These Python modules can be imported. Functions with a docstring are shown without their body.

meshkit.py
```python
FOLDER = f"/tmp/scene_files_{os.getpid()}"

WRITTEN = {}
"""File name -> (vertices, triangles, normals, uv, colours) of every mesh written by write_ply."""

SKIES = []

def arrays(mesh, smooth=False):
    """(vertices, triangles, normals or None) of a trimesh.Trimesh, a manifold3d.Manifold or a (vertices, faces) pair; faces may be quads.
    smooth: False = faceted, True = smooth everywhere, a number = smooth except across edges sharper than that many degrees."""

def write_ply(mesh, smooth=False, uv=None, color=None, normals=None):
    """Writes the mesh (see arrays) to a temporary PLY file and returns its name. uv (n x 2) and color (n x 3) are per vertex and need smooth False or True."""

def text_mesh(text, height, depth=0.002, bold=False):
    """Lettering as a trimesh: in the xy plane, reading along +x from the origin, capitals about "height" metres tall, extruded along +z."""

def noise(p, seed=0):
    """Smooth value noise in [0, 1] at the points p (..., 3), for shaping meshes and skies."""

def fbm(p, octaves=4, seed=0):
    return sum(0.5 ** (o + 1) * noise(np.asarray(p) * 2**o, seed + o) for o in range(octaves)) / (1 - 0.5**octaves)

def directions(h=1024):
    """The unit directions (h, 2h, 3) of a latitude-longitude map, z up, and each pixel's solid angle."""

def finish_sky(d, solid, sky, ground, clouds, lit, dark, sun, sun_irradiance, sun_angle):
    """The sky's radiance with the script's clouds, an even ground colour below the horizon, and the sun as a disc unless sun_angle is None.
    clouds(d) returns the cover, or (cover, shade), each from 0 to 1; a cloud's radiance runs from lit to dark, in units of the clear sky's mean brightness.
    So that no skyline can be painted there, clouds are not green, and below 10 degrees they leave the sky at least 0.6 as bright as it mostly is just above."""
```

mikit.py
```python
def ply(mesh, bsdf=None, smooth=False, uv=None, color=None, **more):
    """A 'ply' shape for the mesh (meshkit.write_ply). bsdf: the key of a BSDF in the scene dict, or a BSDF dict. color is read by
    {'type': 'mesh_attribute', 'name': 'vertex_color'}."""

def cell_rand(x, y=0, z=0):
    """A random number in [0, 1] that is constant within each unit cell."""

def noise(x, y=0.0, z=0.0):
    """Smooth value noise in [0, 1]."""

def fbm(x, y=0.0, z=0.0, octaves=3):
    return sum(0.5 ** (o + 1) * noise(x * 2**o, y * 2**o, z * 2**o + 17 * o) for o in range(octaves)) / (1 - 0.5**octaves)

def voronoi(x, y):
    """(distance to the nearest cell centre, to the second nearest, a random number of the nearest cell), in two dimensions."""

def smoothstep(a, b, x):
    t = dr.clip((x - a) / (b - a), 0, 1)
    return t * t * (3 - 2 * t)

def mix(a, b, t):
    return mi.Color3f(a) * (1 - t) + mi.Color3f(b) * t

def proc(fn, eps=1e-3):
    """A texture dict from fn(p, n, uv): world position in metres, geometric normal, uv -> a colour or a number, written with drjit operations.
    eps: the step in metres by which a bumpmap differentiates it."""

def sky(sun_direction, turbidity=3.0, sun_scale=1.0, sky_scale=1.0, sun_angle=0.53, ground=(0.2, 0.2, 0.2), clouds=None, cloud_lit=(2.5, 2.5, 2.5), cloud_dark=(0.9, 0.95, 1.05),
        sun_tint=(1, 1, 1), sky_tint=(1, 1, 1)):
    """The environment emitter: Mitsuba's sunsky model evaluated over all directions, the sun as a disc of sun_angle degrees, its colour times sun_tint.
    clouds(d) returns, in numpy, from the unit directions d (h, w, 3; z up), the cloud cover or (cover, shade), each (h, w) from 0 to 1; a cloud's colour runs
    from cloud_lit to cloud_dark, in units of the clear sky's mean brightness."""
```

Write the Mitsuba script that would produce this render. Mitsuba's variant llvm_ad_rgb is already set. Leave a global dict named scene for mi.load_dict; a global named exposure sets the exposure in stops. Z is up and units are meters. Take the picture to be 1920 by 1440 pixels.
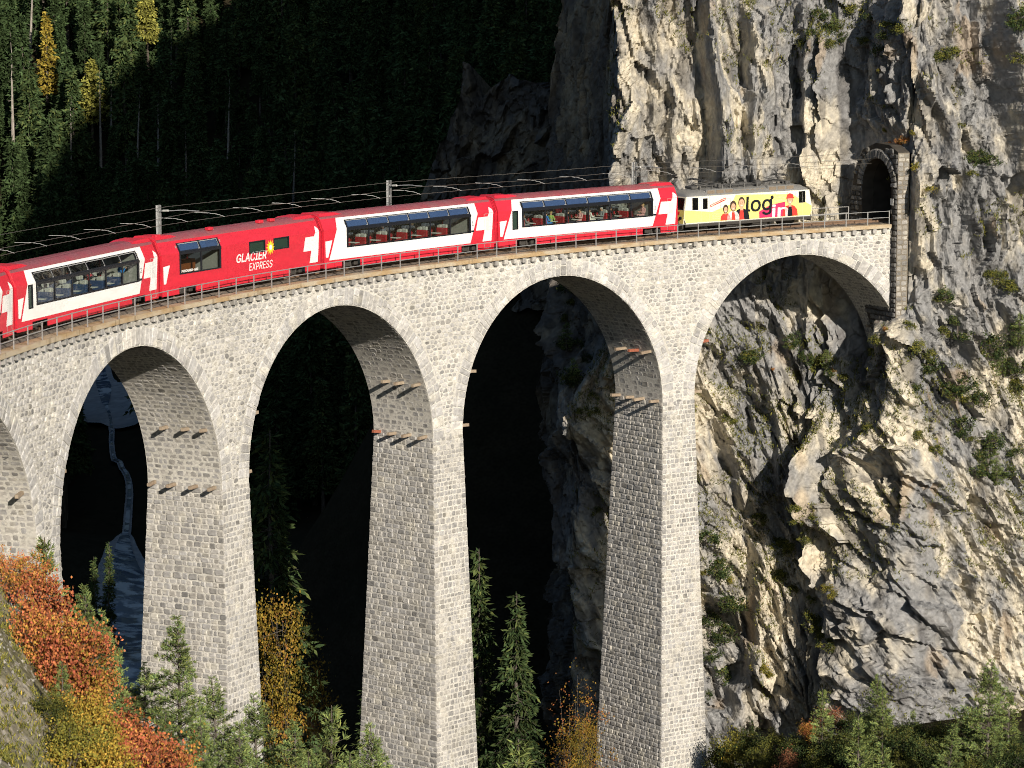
import math, random
import numpy as np, trimesh, mitsuba as mi, mikit, meshkit
import drjit as dr
import shapely
from shapely.geometry import Polygon, LineString, Point, box as sbox
from shapely import affinity
from scipy.spatial import cKDTree, Voronoi
from scipy.ndimage import gaussian_filter
from scipy.interpolate import RBFInterpolator
T = mi.ScalarTransform4f
rng = np.random.default_rng(7)
scene, labels = {}, {}

# ------------------------------------------------------------------ camera, sky, exposure
CAM = np.array([-134.93, -65.94, 15.86]); YAW, PITCH, FPX = 0.6251, 0.1260, 5452.5
FW = np.array([math.sin(YAW)*math.cos(PITCH), math.cos(YAW)*math.cos(PITCH), -math.sin(PITCH)])
RT = np.array([math.cos(YAW), -math.sin(YAW), 0.0]); UP = np.cross(RT, FW)
HU, HV = np.array([math.sin(YAW), math.cos(YAW)]), np.array([math.cos(YAW), -math.sin(YAW)])
scene['camera'] = {'type': 'perspective', 'fov': math.degrees(2*math.atan(960/FPX)), 'fov_axis': 'x', 'near_clip': 1.0, 'far_clip': 6000.0,
                   'to_world': T().look_at(origin=CAM.tolist(), target=(CAM+FW*100).tolist(), up=[0, 0, 1])}
SUN = np.array([-0.21, -0.97, 0.40])
scene['sky'] = mikit.sky(SUN, turbidity=3, sky_scale=0.48, sun_tint=(0.83, 0.985, 1.37))
exposure = 2.42

# ------------------------------------------------------------------ helpers
_cnt = {}
def key(name):
    n = _cnt.get(name, 0); _cnt[name] = n+1
    return name if n == 0 else f'{name}_{n:03d}'
def put(name, mesh, mat, smooth=False, uv=None, **more):
    k = key(name); scene[k] = mikit.ply(mesh, mat, smooth=smooth, uv=uv, **more); return k
def tag(k, label=None, cat=None, group=None, kind=None):
    d = labels.setdefault(k, {})
    for n, v in (('label', label), ('category', cat), ('group', group), ('kind', kind)):
        if v: d[n] = v
    return k
def thing(name, label, cat, group=None):
    k = key(name); return tag(k, label, cat, group)
def ray(x, y):
    d = FW*FPX + RT*(x-960) - UP*(y-720); return d/np.linalg.norm(d)
def at(x, y, u):            # a point seen at photo pixel (x, y), u metres ahead of the camera (horizontally)
    d = ray(x, y); return CAM + d*(u/(d[:2]@HU))
def project(P):
    q = np.atleast_2d(P)-CAM; z = q@FW
    return np.stack([960+FPX*(q@RT)/z, 720-FPX*(q@UP)/z], -1), z
def uvz(u, v, z=0): 
    p = CAM[:2]+u*HU+v*HV; return np.array([p[0], p[1], z])
def boxm(sx, sy, sz, c=(0, 0, 0)):
    m = trimesh.creation.box((sx, sy, sz)); m.apply_translation(c); return m
def rbox(sx, sy, sz, c=(0, 0, 0), b=0.02):     # chamfered box
    v = []
    for i in (-1, 1):
        for j in (-1, 1):
            for k in (-1, 1):
                for a in range(3):
                    d = [sx/2-b, sy/2-b, sz/2-b]; d[a] += b
                    v.append((i*d[0]+c[0], j*d[1]+c[1], k*d[2]+c[2]))
    return trimesh.convex.convex_hull(np.array(v))
def tube(pts, r, sides=6, cap=True):
    p = np.asarray(pts, float); n = len(p); r = np.broadcast_to(r, (n,))
    t = np.gradient(p, axis=0); t /= np.linalg.norm(t, axis=1, keepdims=True)+1e-12
    ref = np.where(np.abs(t[:, 2:]) < 0.9, [0, 0, 1.0], [1.0, 0, 0])
    a = np.cross(t, ref); a /= np.linalg.norm(a, axis=1, keepdims=True)+1e-12
    b = np.cross(t, a); an = np.arange(sides)*2*np.pi/sides
    v = (p[:, None]+r[:, None, None]*(np.cos(an)[None, :, None]*a[:, None]+np.sin(an)[None, :, None]*b[:, None])).reshape(-1, 3)
    i, j = np.meshgrid(np.arange(n-1), np.arange(sides), indexing='ij')
    q = np.stack([i*sides+j, i*sides+(j+1) % sides, (i+1)*sides+(j+1) % sides, (i+1)*sides+j], -1).reshape(-1, 4)
    f = np.vstack([q[:, [0, 2, 1]], q[:, [0, 3, 2]]])
    if cap:
        k = np.arange(1, sides-1)
        f = np.vstack([f, np.stack([k*0, k, k+1], 1), np.stack([k*0, k+1, k], 1)+(n-1)*sides])
    return trimesh.Trimesh(v, f, process=False)
def cat(ms): return trimesh.util.concatenate(ms)
def gridmesh(P):            # (n, m, 3) points -> vertices, faces
    n, m = P.shape[:2]; i, j = np.meshgrid(np.arange(n-1), np.arange(m-1), indexing='ij'); a = i*m+j
    q = np.stack([a, a+1, a+m+1, a+m], -1).reshape(-1, 4)
    return P.reshape(-1, 3), np.vstack([q[:, [0, 1, 2]], q[:, [0, 2, 3]]])
def sstep(a, b, x):
    t = np.clip((x-a)/(b-a), 0, 1); return t*t*(3-2*t)
N3 = mikit.noise; F3 = mikit.fbm; C3 = mi.Color3f; mixc = mikit.mix; ss = mikit.smoothstep

# ------------------------------------------------------------------ materials
def mat(name, fn, rough=None, bump=None, bscale=0.02, spec=0.3, clear=0.0, metal=0.0, eps=0.01):
    b = {'type': 'diffuse', 'reflectance': mikit.proc(fn)} if rough is None else \
        {'type': 'principled', 'base_color': mikit.proc(fn) if callable(fn) else {'type': 'rgb', 'value': list(fn)}, 'roughness': rough, 'specular': spec, 'clearcoat': clear, 'clearcoat_gloss': 0.9, 'metallic': metal}
    if bump: b = {'type': 'bumpmap', 'arbitrary': mikit.proc(bump, eps), 'scale': bscale, 'bsdf': b}
    scene['mat_'+name] = {'type': 'twosided', 'bsdf': b}
    return 'mat_'+name
def flat(name, rgb, rough=0.5, spec=0.4, clear=0.0, metal=0.0):
    scene['mat_'+name] = {'type': 'twosided', 'bsdf': {'type': 'principled', 'base_color': {'type': 'rgb', 'value': list(rgb)}, 'roughness': rough, 'specular': spec, 'clearcoat': clear, 'clearcoat_gloss': 0.9, 'metallic': metal}}
    return 'mat_'+name

def f_stone(p, n, uv):      # uv = (tone, warmth) of the single stone
    g = 0.62+0.76*F3(p.x*5, p.y*5, p.z*5, 3)
    c = mixc((0.32, 0.32, 0.325), (0.42, 0.395, 0.35), uv.y)
    spot = ss(0.66, 0.8, N3(p.x*1.7, p.y*1.7, p.z*1.1))
    c = mixc(c, (0.50, 0.48, 0.42), spot*0.5)
    lime = ss(.56, .78, F3(p.x*.55, p.y*.55, p.z*.07, 3)); c = mixc(c, (0.52, 0.50, 0.46), lime*.45)
    damp = ss(.60, .80, F3(p.x*.4+40, p.y*.4, p.z*.06+3, 3)); c = mixc(c, (0.17, 0.165, 0.155), damp*.4)
    return C3(c)*(uv.x*g)
STONE = mat('stone', f_stone)
def f_mortar(p, n, uv):
    return mixc((0.57, 0.56, 0.53), (0.48, 0.47, 0.44), ss(0.35, 0.75, F3(p.x*.7, p.y*.7, p.z*.35, 3)))*(0.8+0.4*N3(p.x*9, p.y*9, p.z*9))
MORTAR = mat('mortar', f_mortar)
def f_conc(p, n, uv):
    c = mixc((0.46, 0.40, 0.31), (0.40, 0.29, 0.17), ss(0.3, 0.7, F3(p.x*.8, p.y*.8, p.z*2, 3)))
    return mixc(c, (0.20, 0.15, 0.10), 0.6*ss(0.62, 0.8, F3(p.x*3, p.y*3, p.z*.6, 2)))
CONC = mat('cornice', f_conc)
def f_ballast(p, n, uv):
    return mixc((0.13, 0.11, 0.10), (0.30, 0.26, 0.23), N3(p.x*11, p.y*11, p.z*11))*(0.5+0.8*N3(p.x*25, p.y*25, p.z*25))
BALLAST = mat('ballast', f_ballast)
def f_rock(p, n, uv):       # grey limestone, cream where freshly broken, dark water streaks
    sh = p.z*0.45
    a = F3(p.x*.16+sh*.1, p.y*.16, p.z*.075, 4); b = F3(p.x*.9, p.y*.9, p.z*.35+9, 3); d = F3(p.x*4, p.y*4, p.z*3, 3)
    low = ss(-5.0, -40.0, p.z)
    low = low*ss(14.0, 30.0, p.x); cream = ss(0.435, 0.605, a*0.66+b*0.34+low*0.10)
    c = mixc((0.235, 0.24, 0.25), (0.57, 0.525, 0.43), cream)
    c = mixc(c, (0.27, 0.27, 0.275), ss(0.48, 0.7, F3(p.x*.5+31, p.y*.5, p.z*.5, 3))*0.5)
    st = ss(0.58, 0.74, N3(p.x*1.1+sh*.3, p.y*1.1, p.z*.09)*0.65+b*0.4)
    c = mixc(c, (0.10, 0.10, 0.105), st*0.7)
    rust = ss(0.64, 0.74, F3(p.x*.35+5, p.y*.35, p.z*.15, 3)); c = mixc(c, (0.42, 0.30, 0.17), rust*0.35)
    back_shade = ss(113.5, 122.0, p.y+.25*p.x); c = mixc(c, C3(c)*C3(.50, .46, .42), back_shade)  # shade of the back-left face and the spur painted in, darker and browner
    return C3(c)*(0.55+0.9*d)
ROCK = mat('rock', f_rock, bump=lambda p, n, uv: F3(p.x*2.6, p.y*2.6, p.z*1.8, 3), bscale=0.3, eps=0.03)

# ------------------------------------------------------------------ viaduct geometry (cylindrical: arc length s at the track, radius r, height z)
R, GRADE, BAY, A, CROWN = 102.24, 0.0188, 23.2, 10.05, 2.30
RFRONT, RBACK = R-2.3, R+3.3
def cyl(s, r, z):
    s, r, z = np.broadcast_arrays(np.asarray(s, float), r, z); ph = s/R
    return np.stack([r*np.sin(ph), r*np.cos(ph), z], -1)
def dz(s): return GRADE*np.asarray(s, float)
TOP = -0.68                                       # underside of the cornice, relative to the deck line
S0, S1 = -4.5*BAY-A-4, 24.5                        # ends of the viaduct
ARCHES = [i for i in range(-1, 5)]                # arch i centre at (i-3.5)*BAY
def acent(i): s = (i-3.5)*BAY; return s, dz(s)-CROWN-A
def t_half(z, zs): return (BAY/2-A)+0.026*np.maximum(0, zs-z)
def r_front(z, zs): return RFRONT-0.0345*np.maximum(0, zs-z)
def r_back(z, zs): return RBACK+0.045*np.maximum(0, zs-z)
REC = 0.03                                        # joints lie this far behind the nominal face

VIA = thing('stone_viaduct', 'tall curved grey stone railway viaduct with round arches, running into the cliff', 'viaduct')
def body(i):
    """vault and spandrel of arch i: a closed mesh following the curve."""
    sc, zc = acent(i)
    tt = np.linspace(0, np.pi, 49); ss_ = np.concatenate([[sc-BAY/2], sc-A*np.cos(tt), [sc+BAY/2]])
    zb = np.concatenate([[zc], zc+A*np.sin(tt), [zc]]); zb[0] -= .0; zb[-1] -= .0
    zt = dz(ss_)+TOP+0.02
    n = len(ss_)
    rows = [cyl(ss_, RFRONT+REC, zt), cyl(ss_, RFRONT+REC, zb), cyl(ss_, RBACK-REC, zb), cyl(ss_, RBACK-REC, zt), cyl(ss_, RFRONT+REC, zt)]
    v, f = gridmesh(np.stack(rows, 1))
    return trimesh.Trimesh(v, f[:, ::-1], process=False)
ARCHKEY = {}
for i in ARCHES:
    ARCHKEY[i] = put(VIA+'__arch', body(i), MORTAR)
m = cyl(np.linspace(2*0+.5*BAY+BAY/2, S1+3, 6), 1, 1)
def slabsolid(sa, sb, r0, r1, z0f, z1f, n=24):
    s = np.linspace(sa, sb, n)
    rows = [cyl(s, r0, z1f(s)), cyl(s, r0, z0f(s)), cyl(s, r1, z0f(s)), cyl(s, r1, z1f(s)), cyl(s, r0, z1f(s))]
    v, f = gridmesh(np.stack(rows, 1)); mm = trimesh.Trimesh(v, f[:, ::-1], process=False)
    e = lambda k: [np.array([[k*5+0, k*5+2, k*5+1], [k*5+0, k*5+3, k*5+2]])]
    mm.faces = np.vstack([mm.faces, e(0)[0], e(n-1)[0][:, ::-1]]); return mm
put(VIA+'__abutment', slabsolid(BAY/2+A+.05, S1+2, RFRONT+REC, RBACK-REC, lambda s: s*0-40, lambda s: dz(s)+TOP+.02), MORTAR)
PIERKEY = {}
ZBOT = -62
for j in range(0, 5):                             # pier j between arch j-1 and j, pier 4 at s = 0
    s = (j-4)*BAY; zs = dz(s)-CROWN-A+.25; z = np.linspace(zs, ZBOT, 14); t = t_half(z, zs)-REC
    rf, rb = r_front(z, zs)+REC, r_back(z, zs)-REC
    ring = [cyl(s-t, rf, z), cyl(s+t, rf, z), cyl(s+t, rb, z), cyl(s-t, rb, z), cyl(s-t, rf, z)]
    v, f = gridmesh(np.stack(ring, 1)); PIERKEY[j] = put(VIA+'__pier', trimesh.Trimesh(v, f, process=False), MORTAR)

# --- stones: every outline is 8 points in (a, b), mapped to the face; h is the height above the joint
def outline_from_quads(q, rg, round_=0.22, jit=0.06):
    """(n,4,2) corners -> (n,8,2) with clipped, uneven corners"""
    n = len(q); out = np.empty((n, 8, 2))
    for k in range(4):
        c, p, x = q[:, k], q[:, (k-1) % 4], q[:, (k+1) % 4]
        L0, L1 = np.linalg.norm(p-c, axis=1), np.linalg.norm(x-c, axis=1); m_ = np.minimum(L0, L1)
        r0 = (rg.uniform(.3, 1.3, n)*round_*m_/L0)[:, None]; r1 = (rg.uniform(.3, 1.3, n)*round_*m_/L1)[:, None]
        out[:, 2*k] = c+(p-c)*r0; out[:, 2*k+1] = c+(x-c)*r1
    size = np.sqrt(np.abs(np.cross(q[:, 2]-q[:, 0], q[:, 3]-q[:, 1]))/2)
    return out+rg.normal(0, jit, out.shape)*size[:, None, None]*0.5
def courses(a0f, a1f, z_top, z_bot, rg, ch=(.27, .45), wd=(.36, .90), gap=.04, tilt=0.0):
    q = []; z = z_top
    while z > z_bot:
        h = rg.uniform(*ch); zz = z-h; a = a0f(z); a1 = a1f(z); xs = [a]
        while xs[-1] < a1-.3:
            xs.append(xs[-1]+rg.uniform(*wd)*(0.8 if h < .42 else 1.05))
        xs = np.array(xs); xs = a+(xs-a)*(a1-a)/(xs[-1]-a)
        for x0, x1 in zip(xs[:-1], xs[1:]):
            g = gap*rg.uniform(.5, 1.4); hh = rg.uniform(0, .05) if rg.random() < .6 else 0
            q.append([(x0+g/2, z-g/2-hh), (x0+g/2, zz+g/2), (x1-g/2, zz+g/2), (x1-g/2, z-g/2-hh*rg.random())])
        z = zz
    return np.array(q)
FACE8 = np.array([[k, (k+1) % 8, 8+(k+1) % 8] for k in range(8)]+[[k, 8+(k+1) % 8, 8+k] for k in range(8)]+[[8+k, 8+(k+1) % 8, 16] for k in range(8)])
def stones3d(out8, mapf, rg, bulge=(.03, .07), tone=(.85, 1.35), warm=(0, .6), flip=False, inset=.22):
    n = len(out8); c = out8.mean(1, keepdims=True)
    inn = c+(out8-c)*(1-inset*rg.uniform(.7, 1.5, (n, 8, 1)))
    b = rg.uniform(*bulge, (n, 1)); hi = b*rg.uniform(.75, 1.2, (n, 8)); hc = b*rg.uniform(.8, 1.3)
    ab = np.concatenate([out8, inn, c], 1); h = np.concatenate([np.full((n, 8), -.01), hi, hc], 1)
    P = mapf(ab[..., 0], ab[..., 1], h-REC)
    tn = rg.uniform(*tone, n)*np.where(rg.random(n) < .10, rg.uniform(.6, .85, n), 1); wm = rg.uniform(*warm, n)**1.5
    UV = np.broadcast_to(np.stack([tn, wm], -1)[:, None], (n, 17, 2))
    return P, np.array(UV), (FACE8[:, ::-1] if flip else FACE8)
STONES = {'stone': [], 'voussoir': []}            # (P, UV, faces, owner key)
rg = np.random.default_rng(3)
for j in range(0, 5):
    s = (j-4)*BAY; zs = dz(s)-CROWN-A+.25
    zlow = -58 if j >= 3 else (-46 if j == 2 else -36)
    sc, zc = acent(j-1)                           # left (lower) side face of the pier, seen from the camera
    Q = courses(lambda z: r_front(z, zs)-.0, lambda z: r_back(z, zs), zs-.3, zlow, rg)
    o = outline_from_quads(Q, rg)
    P, UV, F = stones3d(o, lambda a, b, h: cyl(s-t_half(b, zs)-h, a, b), rg, bulge=(.025, .07))
    STONES['stone'].append((P, UV, F[:, ::-1], PIERKEY[j]))
    Q = courses(lambda z: -t_half(z, zs), lambda z: t_half(z, zs), zs-.3, zlow, rg, wd=(.30, .66))
    o = outline_from_quads(Q, rg)
    P, UV, F = stones3d(o, lambda a, b, h: cyl(s+a, r_front(b, zs)-h, b), rg, bulge=(.025, .06))
    STONES['stone'].append((P, UV, F, PIERKEY[j]))
    Q = courses(lambda z: r_front(z, zs), lambda z: r_back(z, zs), zs-.3, zlow, rg, wd=(.5, 1.1))
    P, UV, F = stones3d(outline_from_quads(Q, rg), lambda a, b, h: cyl(s+t_half(b, zs)+h, a, b), rg)
    STONES['stone'].append((P, UV, F, PIERKEY[j]))
rg2 = np.random.default_rng(31); SPR = BAY/2+A+.05
Q = courses(lambda z: RFRONT+.05, lambda z: RBACK, dz(BAY/2)-CROWN-A, -24, rg2)
P, UV, F = stones3d(outline_from_quads(Q, rg2), lambda a, b, h: cyl(SPR-h-REC, a, b), rg2, tone=(.7, 1.1))
STONES['stone'].append((P, UV, F[:, ::-1], VIA+'__abutment'))
RING = 1.15
for i in ARCHES:
    sc, zc = acent(i); tmax = np.pi if i < 4 else np.pi
    # soffit stones: (r, arc length)
    Lc = np.pi*A
    Q = courses(lambda z: RFRONT+.05, lambda z: RBACK, Lc, 0.2, rg, ch=(.30, .44), wd=(.4, .95))
    def soff(a, b, h): th = b/A; return cyl(sc-(A-h)*np.cos(th), a, zc+(A-h)*np.sin(th))
    P, UV, F = stones3d(outline_from_quads(Q, rg), soff, rg, bulge=(.03, .06), tone=(.85, 1.2))
    STONES['stone'].append((P, UV, F[:, ::-1], ARCHKEY[i]))
    # voussoirs on the front: polar (theta, rho)
    nv = 62; th = np.linspace(0, np.pi, nv+1)+np.concatenate([[0], rg.normal(0, .008, nv-1), [0]]); q = []
    for k in range(nv):
        t0, t1 = th[k]+.0018, th[k+1]-.0018; w = A+RING*rg.uniform(.92, 1.08)
        if rg.random() < .55:
            sp = A+RING*rg.uniform(.35, .68); q += [[(t0, A+.01), (t0, sp-.02), (t1, sp-.02), (t1, A+.01)], [(t0, sp+.02), (t0, w), (t1, w), (t1, sp+.02)]]
        else: q.append([(t0, A+.01), (t0, w), (t1, w), (t1, A+.01)])
    q = np.array(q); q2 = q.copy(); q2[..., 0] *= A
    o = outline_from_quads(q2, rg, round_=.16, jit=.03)
    def vou(a, b, h): t = a/A; return cyl(sc-b*np.cos(t), RFRONT-h, zc+b*np.sin(t))
    P, UV, F = stones3d(o, vou, rg, bulge=(.03, .06), tone=(1.15, 1.6), warm=(0, .35), inset=.16)
    STONES['voussoir'].append((P, UV, F[:, ::-1], ARCHKEY[i]))
# spandrel rubble: cells of a loose, roughly coursed pattern outside the rings
reg = []
for i in ARCHES:
    sc, zc = acent(i); th = np.linspace(0, np.pi, 60)
    out = [(sc-(A+RING+.04)*math.cos(t), zc+(A+RING+.04)*math.sin(t)) for t in th]
    reg.append(Polygon([(sc-A-RING-.04, -60)]+out+[(sc+A+RING+.04, -60)]))
sv = np.linspace(-4*BAY-1.6, S1, 80)
span = Polygon([(a, dz(a)+TOP-.03) for a in sv]+[(S1, -13.2), (-4*BAY-1.6, -16)]).difference(shapely.union_all(reg))
zz0 = -16; pts = []; row = 0; z = 1.0
while z > zz0:
    h = rg.uniform(.24, .40); x = -4*BAY-2+rg.uniform(0, .5)
    while x < S1+1:
        w = rg.uniform(.30, .72); pts.append((x+w/2, z-h/2+rg.normal(0, .045)+0.0188*x)); x += w
    z -= h
pts = np.array(pts)
keep = shapely.contains_xy(span.buffer(1.0), pts[:, 0], pts[:, 1]); pts = pts[keep]
vo = Voronoi(pts*[1, 1.7]); outs = []
for k in range(len(pts)):
    rgn = vo.regions[vo.point_region[k]]
    if -1 in rgn or len(rgn) < 3: continue
    pg = Polygon(vo.vertices[rgn]/[1, 1.7])
    if not span.contains(pg): pg = pg.intersection(span)
    if pg.geom_type != 'Polygon' or pg.area < .04: continue
    pg = pg.buffer(-.028-.016*rg.random())
    if pg.geom_type != 'Polygon' or pg.area < .03: continue
    e = np.array(pg.exterior.coords)
    L = pg.exterior.length; st = rg.random()*L/8
    o = np.array([pg.exterior.interpolate((st+L*q/8) % L).coords[0] for q in range(8)])
    if pg.exterior.is_ccw: pass
    else: o = o[::-1]
    outs.append(o)
outs = np.array(outs)
P, UV, F = stones3d(outs, lambda a, b, h: cyl(a, RFRONT-h, b), rg, bulge=(.025, .06), tone=(.95, 1.6), warm=(0, .5), inset=.2)
own = [ARCHKEY[int(np.clip(round(o[:, 0].mean()/BAY+3.5), -1, 4))] for o in outs]
STONES['stone'].append((P, UV, F, own))
for nm, sets in STONES.items():                   # the 300 that show largest are parts, the rest one part
    P = np.concatenate([a[0] for a in sets]); UV = np.concatenate([a[1] for a in sets])
    FF = np.concatenate([np.broadcast_to(a[2], (len(a[0]),)+a[2].shape) for a in sets])
    own = sum([a[3] if isinstance(a[3], list) else [a[3]]*len(a[0]) for a in sets], [])
    px, dep = project(P.reshape(-1, 3)); px = px.reshape(len(P), 17, 2)
    ext = px.max(1)-px.min(1); c = px.mean(1)
    nn = np.cross(P[:, 2]-P[:, 0], P[:, 4]-P[:, 0]); cc = P[:, 16]-CAM
    area = np.abs(np.cross(px[:, 2]-px[:, 6], px[:, 4]-px[:, 0]))
    ok = (c[:, 0] > 5) & (c[:, 0] < 1915) & (c[:, 1] > 5) & (c[:, 1] < 1300) & ~((c[:, 0] < 330) & (c[:, 1] > 1020))
    ctr = P[:, 16]; an = np.arctan2(ctr[:, 0], ctr[:, 1])*R
    if nm == 'stone':                             # faces turned away from the camera do not count
        fn = np.einsum('ij,ij->i', np.cross(P[:, 8+2]-P[:, 8], P[:, 8+4]-P[:, 8]), cc)*np.where(FF[:, 0, 1] < FF[:, 0, 2], 1, -1)
        ok &= (P[:, 16, 2] > -45) & (P[:, 16, 2] < -14)
        side = np.array([o in PIERKEY.values() for o in own]); ok &= side
        rr = np.hypot(ctr[:, 0], ctr[:, 1]); sidepos = np.array([an[k]-((list(PIERKEY.values()).index(own[k])-4)*BAY if side[k] else 0) for k in range(len(own))])
        ok &= sidepos < 1.7*1
    score = np.where(ok, area, 0)
    top = set(np.argsort(-score)[:290].tolist())
    rest = np.array([k not in top for k in range(len(P))])
    for k in sorted(top):
        put(own[k]+'__'+nm, trimesh.Trimesh(P[k], FF[k], process=False), STONE, uv=UV[k])
    Pr, Ur, Fr = P[rest], UV[rest], FF[rest]
    Fa = (Fr+(np.arange(len(Pr))*17)[:, None, None]).reshape(-1, 3)
    k = put(VIA+'__'+{'stone': 'face_stones', 'voussoir': 'arch_ring_stones'}[nm], trimesh.Trimesh(Pr.reshape(-1, 3), Fa, process=False), STONE, uv=Ur.reshape(-1, 2))
    tag(k, kind='stuff')

# --- deck: cornice, corbels, trough, ballast, track
sd = 24.0
put(VIA+'__cornice', slabsolid(S0, 19.75, R-2.62, R-1.75, lambda s: dz(s)+TOP+.005, lambda s: dz(s)-.39, 140), CONC)
put(VIA+'__cornice', slabsolid(S0, 19.75, R+1.9, R+3.6, lambda s: dz(s)+TOP+.005, lambda s: dz(s)-.39, 140), CONC)
put(VIA+'__deck', slabsolid(S0, 29.0, R-1.75, R+1.9, lambda s: dz(s)+TOP+.022, lambda s: dz(s)-.55, 160), CONC)
cb = rbox(.34, .32, .36, b=.03)
ns = int((S1-1.5-S0)/.94)
scorb = 19.2-np.arange(ns)*.94
for s in scorb:
    m = cb.copy(); p = cyl(s, RFRONT-.12, dz(s)+TOP-.185+rg.normal(0, .008))
    m.apply_transform(trimesh.transformations.rotation_matrix(-s/R+rg.normal(0, .03), [0, 0, 1])); m.apply_translation(p)
    put(VIA+'__corbel', m, STONE, uv=np.tile([[.75+.4*rg.random(), .1+.3*rg.random()]], (len(m.vertices), 1)))
TRK = thing('railway_track', 'single railway track on ballast curving along the top of the viaduct', 'track')
for off in (-.5, .5):
    put(TRK+'__rail', slabsolid(S0, 28.5, R+off-.035, R+off+.035, lambda s: dz(s)-.36, lambda s: dz(s)-.2, 200), flat('rail', (.20, .13, .09), .5, metal=.3) if 'mat_rail' not in scene else 'mat_rail')
SLEEP = flat('sleeper', (.09, .07, .055), .9)
for s in np.arange(-82, S1, .65):
    m = rbox(.22, 1.9, .16, b=.015); m.apply_transform(trimesh.transformations.rotation_matrix(-s/R, [0, 0, 1])); m.apply_translation(cyl(s, R, dz(s)-.42))
    put(TRK+'__sleeper', m, SLEEP)
# ballast: shallow rough bed plus loose stones
s_ = np.arange(S0, 28.5, .3); r_ = np.linspace(R-1.74, R+1.86, 13)
SS, RR = np.meshgrid(s_, r_, indexing='ij'); Z = dz(SS)-.37-.10*sstep(1.0, 1.75, np.abs(RR-R))+rg.normal(0, .02, SS.shape)
v, f = gridmesh(cyl(SS, RR, Z)); tag(put('ballast', trimesh.Trimesh(v, f, process=False), BALLAST), 'grey brown track ballast along the viaduct deck', 'ballast', kind='stuff')

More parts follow.
